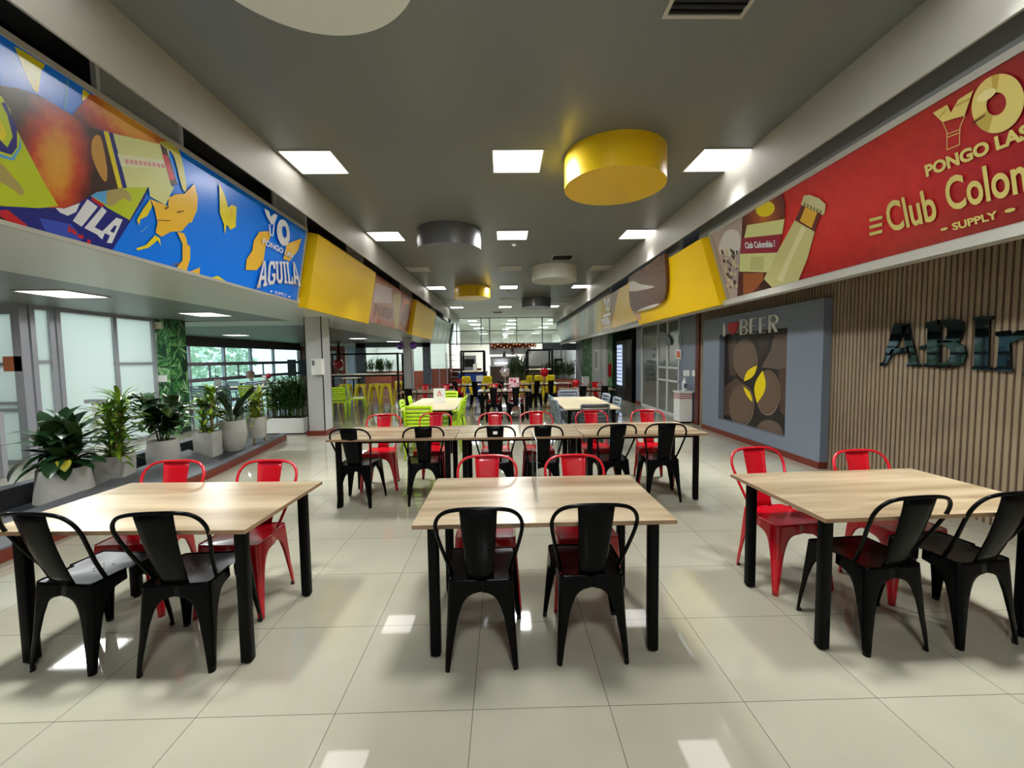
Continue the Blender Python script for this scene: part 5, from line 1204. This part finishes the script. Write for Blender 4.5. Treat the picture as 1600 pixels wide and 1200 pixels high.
# ================================================================== far left dining area by the windows
for x, y, a, lab in ((-8.3, 13.6, 90, 'cream table by the windows carrying the tan balloon'), (-9.2, 16.6, 90, 'cream table by the windows farther along the window wall'), (-7.6, 19.2, 90, 'cream table near the dark framed glass room')):
    place(TC, 'TC', x, y, D(a), lab, 'long cream tables')
for x, y, a, lab in ((-9.0, 12.7, 3, 'blue grey chair at the window tables nearest the leafy pillar'), (-8.3, 12.75, 0, 'blue grey chair facing the tan balloon table, middle seat'), (-9.8, 15.6, 0, 'blue grey chair at the second window table, against the glass'), (-8.9, 15.7, 4, 'blue grey chair at the second window table, nearer the aisle'), (-8.8, 14.5, 180, 'blue grey chair between the two window tables'), (-7.9, 18.3, 0, 'blue grey chair near the framed glass room, first'), (-7.1, 18.4, -8, 'blue grey chair near the framed glass room, second')):
    place(SG, 'SG', x, y, D(a), lab, GG)
place(SL, 'SL', -7.65, 12.8, D(0), 'lime green chair at the tan balloon table by the windows', GL)
card(-9.0, 13.35, .2, .26, D(20), 'white table card by the windows, nearest the leafy pillar'); card(-9.3, 16.5, .2, .26, D(15), 'white table card on the farther window table')
balloon(-7.95, 13.3, .731, .13, .40, mat('tan_balloon', (190, 160, 150), .3), 'tan balloon on a stick at the window tables')
balloon(-9.0, 16.2, .731, .10, .25, mat('maroon_balloon', (150, 30, 46), .35), 'small maroon balloon on the farther window table')
for x, lab in ((-10.3, 'black display board by the windows, nearer the glass'), (-9.75, 'black display board by the windows, nearer the metal rack')):
    t = thing('display_board', lab, 'board', (x, 20.6, 0), 0, 'black display boards'); MB().box(-.2, .2, -.02, .02, .8, 1.6, M_void).build('board', None, t)
    b = MB(); b.bar((-.15, 0, 0), (-.15, 0, .85), .03, M_black); b.bar((.15, 0, 0), (.15, 0, .85), .03, M_black); b.bar((-.15, -.2, .015), (-.15, .2, .015), .03, M_black); b.bar((.15, -.2, .015), (.15, .2, .015), .03, M_black); b.build('stand', None, t)
def rack(x, y, w, d_, h, n, lab, M, rows=0):
    t = thing('shelf_rack', lab, 'rack', (x, y, 0), 0, 'open metal racks')
    for sx in (-1, 1):
        for sy in (-1, 1): MB().bar((sx*w/2, sy*d_/2, 0), (sx*w/2, sy*d_/2, h), .03, M).build('post', None, t)
    for k in range(n): MB().box(-w/2, w/2, -d_/2, d_/2, h*(k+.5)/n-.01, h*(k+.5)/n+.01, M).build('shelf', None, t)
    return t
rack(-10.2, 22.3, .9, .45, 2.0, 7, 'dark metal rack in the corner by the windows', M_darkframe)

# ---- far left end wall: brown panel, door, dark framed glass room
EY = 23.0
t = MB(); t.box(-11.2, -8.62, EY, EY+.1, 0, 2.3, M_brick); t.box(-11.2, -8.0, EY, EY+.1, 2.3, 2.5, M_white); t.box(-8.62, -8.5, EY, EY+.1, 0, 2.3, M_white); struct(t.build('wall_left_end'))
t = MB(); t.box(-8.5, -8.02, EY+.02, EY+.06, 0, 2.3, mat('pale_blue_door', (206, 220, 232), .4)); t.box(-8.44, -8.08, EY+.0, EY+.02, .1, 2.15, mat('door_glass', (190, 214, 230), .1)); struct(t.build('door_2'))
t = MB(); t.box(-9.75, -9.1, EY-.03, EY, 1.45, 2.05, M_white); t.box(-9.68, -9.45, EY-.04, EY-.03, 1.5, 2.0, mat('sky_pane', (200, 220, 236), .1)); struct(t.build('window_4'))
tag(MB().box(-9.0, -8.75, EY-.03, EY, 1.0, 1.25, M_white).build('wall_box'), 'small white box on the red brown wall beyond the bar', 'box')
t = MB(); M = M_darkframe
t.box(-8.0, -7.5, EY-.1, EY+.1, 0, 2.42, M); t.box(-8.0, -4.0, EY-.1, EY+.1, 2.2, 2.45, M); t.box(-4.4, -4.0, EY-.1, EY+.1, 0, 2.42, M)
t.box(-7.5, -4.4, EY-.01, EY+.01, .9, 2.2, M_glassg); t.box(-7.5, -4.4, EY-.04, EY+.04, 0, .9, M_brick); struct(t.build('window_5'))
t = MB(); t.box(-4.0, -3.1, EY-.02, EY+.06, 0, 1.0, M_brick)
for x in (-4.0, -3.55, -3.12): t.box(x, x+.05, EY-.04, EY+.08, 0, 1.02, M_alu)
t.box(-4.0, -3.1, EY, EY+.02, 1.0, 2.42, M_glassg); t.box(-3.12, -3.06, EY, 25, 0, 1.0, M_brick); struct(t.build('window_6'))
# ---- back wall of the hall
BY = 25.0
t = MB()
for x in (-3.24, -2.8, -1.35, -.85, .75, 2.27, 3.38): t.box(x, x+.06, BY-.04, BY+.04, 2.3 if -3 < x < 3 else 0, 3.95, M_alu)
for z in (3.88, 3.12, 2.36): t.box(-3.24, 3.44, BY-.035, BY+.035, z, z+.06, M_alu)
t.box(-3.2, 3.4, BY-.006, BY+.006, 2.4, 3.9, M_glassg); struct(t.build('window_7'))
t = MB(); t.box(3.4, 4.4, BY, BY+.1, 2.4, 4.05, M_white); t.box(2.3, 4.4, BY, BY+.1, 1.95, 2.36, mat('teal_fascia', (120, 134, 140), .4)); t.box(1.2, 4.4, BY+.6, BY+.7, 0, 2.0, M_white)
t.box(-3.2, -1.35, BY+.0, BY+.08, 0, .95, M_brick); struct(t.build('wall_back'))
t = MB(); t.box(-.85, 1.6, BY-.03, BY-.01, 1.75, 2.36, mat('white_backboard', (240, 246, 250), .4)); struct(t.build('trim_8'))
# rooms beyond the glass
t = MB(); t.box(-9, 5.2, 45, 45.1, 0, 4.2, M_white); t.box(-9, -8.9, 23, 45, 0, 4.2, M_white); t.box(5.1, 5.2, 25, 45, 0, 4.2, M_white); struct(t.build('wall_back_room'))
t = MB(); t.box(-9, 5.2, 25.1, 45, 3.97, 4.07, M_ceilw); t.box(-9, -3.2, 23.1, 25.1, 2.6, 2.7, M_ceilw); t.box(-9, -3.3, 23.2, 23.25, 2.6, 4.0, M_white); struct(t.build('ceiling_back_room'))
t = MB(); t.box(-9, -3.2, 29.9, 30, 0, 3.97, M_white); t.box(-3.2, -3.1, 25, 30, 0, 3.97, M_white); struct(t.build('wall_side_room'))
k = 0
for y in (27.5, 30.5, 34, 38, 42):
    for x in (-2.0, .6, 3.2):
        k += 1; ceiling_light(x, y, 3.96, 'lit panel beyond the far glass wall, %s, %s' % ({-2.0: 'by the green glass boards', .6: 'above the garland', 3.2: 'by the striped panels'}[x], {27.5: 'front row', 30.5: 'second row', 34: 'third row', 38: 'fourth row', 42: 'last row'}[y]), True, .8 if y > 30 else .6, 'lit panels beyond the far glass', lamp2)
for x, w in ((-6.6, 'by the blue door'), (-5.0, 'by the far column')): ceiling_light(x, 27, 3.95, 'lit panel inside the dark framed glass room '+w, True, .8, 'lit panels beyond the far glass', lamp2)

# ---- kitchen counters and things in front of the back wall
t = thing('counter', 'pale counter under the garland with dark top at the far glass wall', 'counter', (.2, 24.2, 0))
MB().box(-.8, 2.2, 24.0, 24.6, 0, 1.05, mat('counter_brown', (104, 84, 70), .5)).build('body', None, t, world=True); MB().box(-.85, 2.25, 23.95, 24.65, 1.05, 1.1, M_steel).build('top', None, t, world=True)
t = thing('extractor_hood', 'pale grey hood with lit tube above the far counter', 'hood', (0, 24.5, 1.4))
MB().box(-.8, .9, 24.3, 24.9, 1.52, 1.62, M_alu).build('canopy', None, t, world=True); MB().box(-.55, .2, 24.35, 24.45, 1.22, 1.27, mat('lit_tube', (255, 255, 255), .5, emit=(250, 252, 255), es=8)).build('tube_light', None, t, world=True)
MB().box(-.78, .88, 24.6, 24.9, 1.1, 1.52, mat('grey_back_panel', (150, 152, 150), .4)).build('back_panel', None, t, world=True)
t = thing('garland', 'red and gold tinsel garland with lights along the far glass wall', 'garland', (.35, 24.9, 2.3))
b = MB(); rr = random.Random(11)
for k in range(900):
    x = rr.uniform(-.75, 1.9); p = Vector((x, 24.85+rr.uniform(-.06, .06), 2.26+rr.gauss(0, .07))); d1 = Vector((rr.uniform(-1, 1), rr.uniform(-1, 1), rr.uniform(-1, 1))).normalized()*.08; d2 = d1.orthogonal().normalized()*.024
    b.poly([p-d1, p-d2, p+d1, p+d2], (mat('tinsel_red', (196, 30, 36), .3), mat('tinsel_gold', (206, 140, 60), .35), mat('tinsel_dark', (120, 34, 30), .4))[k % 3])
for k in range(60):
    p = Vector((.52+rr.uniform(-.08, .08), 24.85, 2.2-rr.uniform(0, .5))); d1 = Vector((rr.uniform(-1, 1), rr.uniform(-1, 1), rr.uniform(-1, 1))).normalized()*.05; b.poly([p-d1, p-d1.orthogonal()*.3, p+d1, p+d1.orthogonal()*.3], MATS['tinsel_dark'])
b.build('tinsel', None, t, world=True); b = MB()
for k in range(15): b.ball((-.7+2.55*k/14, 24.77, 2.26+rr.uniform(-.09, .09)), .016, 6, mat('warm_bulb', (255, 220, 150), .5, emit=(255, 210, 150), es=3))
b.build('bulbs', None, t, world=True)
t = thing('tabletop_tree', 'little cone shaped tree ornament on the far hood', 'ornament', (.02, 24.5, 1.62)); MB().lathe((0, 0, 0), [(.11, 0), (.08, .12), (.05, .24), (.005, .36)], 12, mat('tree_brown', (110, 84, 80), .6)).build('cone', None, t, True)
# racks and appliances
t = rack(3.15, 23.9, .75, .5, 2.0, 6, 'steel trolley rack at the far right by the leafy wall', M_steel)
t = thing('appliance', 'dark kitchen machine on the far steel trolley side', 'appliance', (3.0, 23.0, 0))
MB().box(2.75, 3.2, 22.8, 23.2, .9, 1.45, M_black).build('body', None, t, world=True); MB().box(2.7, 3.25, 22.75, 23.25, 0, .9, M_steel).build('stand', None, t, world=True); MB().box(2.85, 3.1, 22.78, 22.8, 1.1, 1.35, M_steel).build('front', None, t, world=True)
rack(-2.9, 24.2, .8, .5, 1.9, 6, 'steel rack with trays at the far glass wall', M_steel)
t = thing('oven', 'black oven standing behind the brown far panels', 'oven', (-2.0, 24.3, 0)); MB().box(-2.4, -1.6, 24.0, 24.6, 0, 1.7, M_steel).build('body', None, t, world=True); MB().box(-2.32, -1.68, 23.98, 24.0, 1.05, 1.5, M_void).build('door', None, t, world=True)
t = thing('cold_counter', 'blue counter behind the framed high table and yellow stools', 'counter', (-1.3, 18.2, 0)); MB().box(-1.95, -.75, 18.0, 18.6, 0, .92, M_blue).build('body', None, t, world=True); MB().box(-1.98, -.72, 17.97, 18.63, .92, .97, M_steel).build('top', None, t, world=True); MB().box(-1.2, -.85, 17.99, 18.0, .55, .8, M_white).build('notice', None, t, world=True)
t = thing('paper_carton', 'white carton standing on the framed high table', 'carton', (-1.05, 15.3, 1.08)); MB().box(-.07, .07, -.05, .05, 0, .24, M_white).build('carton', None, t); MB().box(-.05, .05, -.03, .03, .24, .26, M_whitegloss).build('lid', None, t)
t = thing('drinks_fridge', 'black drinks fridge with glowing white shelves in dark niche', 'fridge', (4.5, 14.9, 0))
MB().box(4.2, 4.85, 14.45, 15.6, .02, 2.1, M_void).build('body', None, t, world=True)
MB().box(4.185, 4.2, 14.85, 15.5, .5, 1.95, mat('lit_shelves', (220, 230, 250), .3, emit=(190, 208, 255), es=.55)).build('glass_door', None, t, world=True)
b = MB()
for k in range(10): b.box(4.178, 4.186, 14.87, 15.48, .62+.13*k, .65+.13*k, mat('shelf_dark', (60, 70, 100), .4))
b.build('shelf', None, t, world=True)
b = MB()
for k in range(4): b.box(4.19, 4.2, 14.5, 15.55, .1+.08*k, .13+.08*k, M_black)
b.build('vent', None, t, world=True)
t = thing('vending_machine', 'plain black cabinet beside the glowing drinks fridge', 'cabinet', (4.5, 14.0, 0)); MB().box(4.2, 4.85, 13.72, 14.4, 0, 2.1, M_black).build('body', None, t, world=True); MB().box(4.185, 4.2, 13.8, 14.3, 1.2, 1.9, M_void).build('door', None, t, world=True)
# leafy panels, poster
t = MB(); t.box(4.2, 4.3, 19.6, 22.4, 0, 2.5, M_leafbase); leaf_print(t, (4.2, 22.4, 0), (0, -1, 0), (0, 0, 1), 2.8, 2.5, 220, 3, .3); struct(t.build('wall_right_leafy'))
t = MB(); t.box(4.2, 4.3, 16.2, 16.9, 0, 2.5, M_leafbase); leaf_print(t, (4.2, 16.9, 0), (0, -1, 0), (0, 0, 1), .7, 2.5, 70, 4, .3); struct(t.build('wall_right_leafy_narrow'))
t = MB(); t.box(4.12, 4.3, 16.9, 19.6, 0, 2.5, mat('grey_column_paint', (186, 186, 188), .4)); t.box(4.115, 4.12, 17.7, 17.75, 0, 2.5, M_black); struct(t.build('column_4'))
t = thing('poster', 'tall pale poster framed on the grey column by the leafy wall', 'poster', (4.1, 18.7, 1.5)); MB().box(4.1, 4.12, 18.2, 19.0, .95, 1.85, M_white).build('frame', None, t, world=True); MB().box(4.09, 4.1, 18.35, 18.85, 1.02, 1.78, mat('poster_grey', (140, 140, 138), .4)).build('print', None, t, world=True)
tag(MB().box(4.12, 4.2, 16.35, 16.6, .75, 1.25, M_foilr).build('fire_extinguisher_box'), 'red box on the narrow leafy panel by the fridge', 'box')
tag(MB().box(3.62, 3.9, 19.2, 19.5, 0, .62, M_white).build('waste_bin'), 'small white bin before the far leafy wall', 'bin')
# white waste station with red stripes
t = thing('waste_station', 'white waste station with red stripes beside the grey glass partition', 'bin', (3.9, 9.1, 0))
WX0, WX1, WY0, WY1 = 3.95, 4.24, 9.36, 9.68
b = MB(); b.box(WX0, WX1, WY0, WY1, .04, .70, M_white); b.box(WX0+.02, WX1-.02, WY0+.02, WY1-.02, 0, .04, M_black); b.build('body', None, t, world=True)
MB().box(WX0-.02, WX1+.02, WY0-.02, WY1+.02, .70, .73, M_white).build('lid', None, t, world=True)
b = MB()
for z in (.655, .61, .565): b.box(WX0-.006, WX1+.006, WY0-.006, WY1+.006, z, z+.018, mat('wine_stripe', (150, 60, 70), .4))
b.build('stripe', None, t, world=True)
t = thing('spray_bottle', 'small pale bottle standing on the white waste station', 'bottle', (4.12, 9.5, .73)); MB().lathe((0, 0, 0), [(.05, 0), (.055, .02), (.055, .2), (.03, .24), (.02, .26)], 16, mat('pale_bottle', (206, 212, 218), .2)).build('body', None, t, 40); MB().lathe((0, 0, .26), [(.025, 0), (.025, .04)], 12, M_white).build('cap', None, t); MB().box(-.035, .035, -.058, -.05, .07, .17, mat('label_grey', (90, 94, 100), .4)).build('label', None, t)
# palms in troughs before the far counter
for x, y, w, lab, sd in ((.55, 17.2, .9, 'tall palm clump in a trough behind the framed table, nearest the middle', 21), (2.3, 17.6, 1.4, 'lower palm hedge in a brown trough by the far steel trolley', 22), (-6.6, 22.3, 1.4, 'green plant row in a trough inside the dark framed glass', 23)):
    t = thing('palm_trough', lab, 'potted plant', (x, y, 0), 0, 'palm troughs at the far end')
    h = .62 if sd < 23 else .85
    b = MB(); b.box(-w/2, w/2, -.2, .2, 0, h, M_brick); b.box(-w/2+.03, w/2-.03, -.17, .17, h, h+.005, M_soil); b.build('trough', None, t)
    palm(t, random.Random(sd), -w/2+.05, w/2-.05, -.14, .14, h, int(60*w), .4 if sd > 21 else .6, .7 if sd > 21 else 1.0, (M_leafpalm, M_leafolive))
for x, y, z, lab in ((-4.0, 16.4, 2.06, 'purple foil balloon hung before the far grey column, nearer the bar'), (-3.55, 16.6, 2.08, 'purple foil balloon hung beside the far grey column')):
    t = thing('balloon', lab, 'balloon', (x, y, z), 0, 'purple balloons by the far column'); b = MB(); b.ball((0, 0, 0), .15, 16, mat('purple_foil', (130, 84, 170), .15, metal=.5), (1, .6, 1)); b.build('balloon_skin', None, t, True)
    MB().tube([(0, 0, .15), (0, 0, 2.42-z)], .004, 5, M_white).build('string', None, t)
bpy.context.view_layer.update()
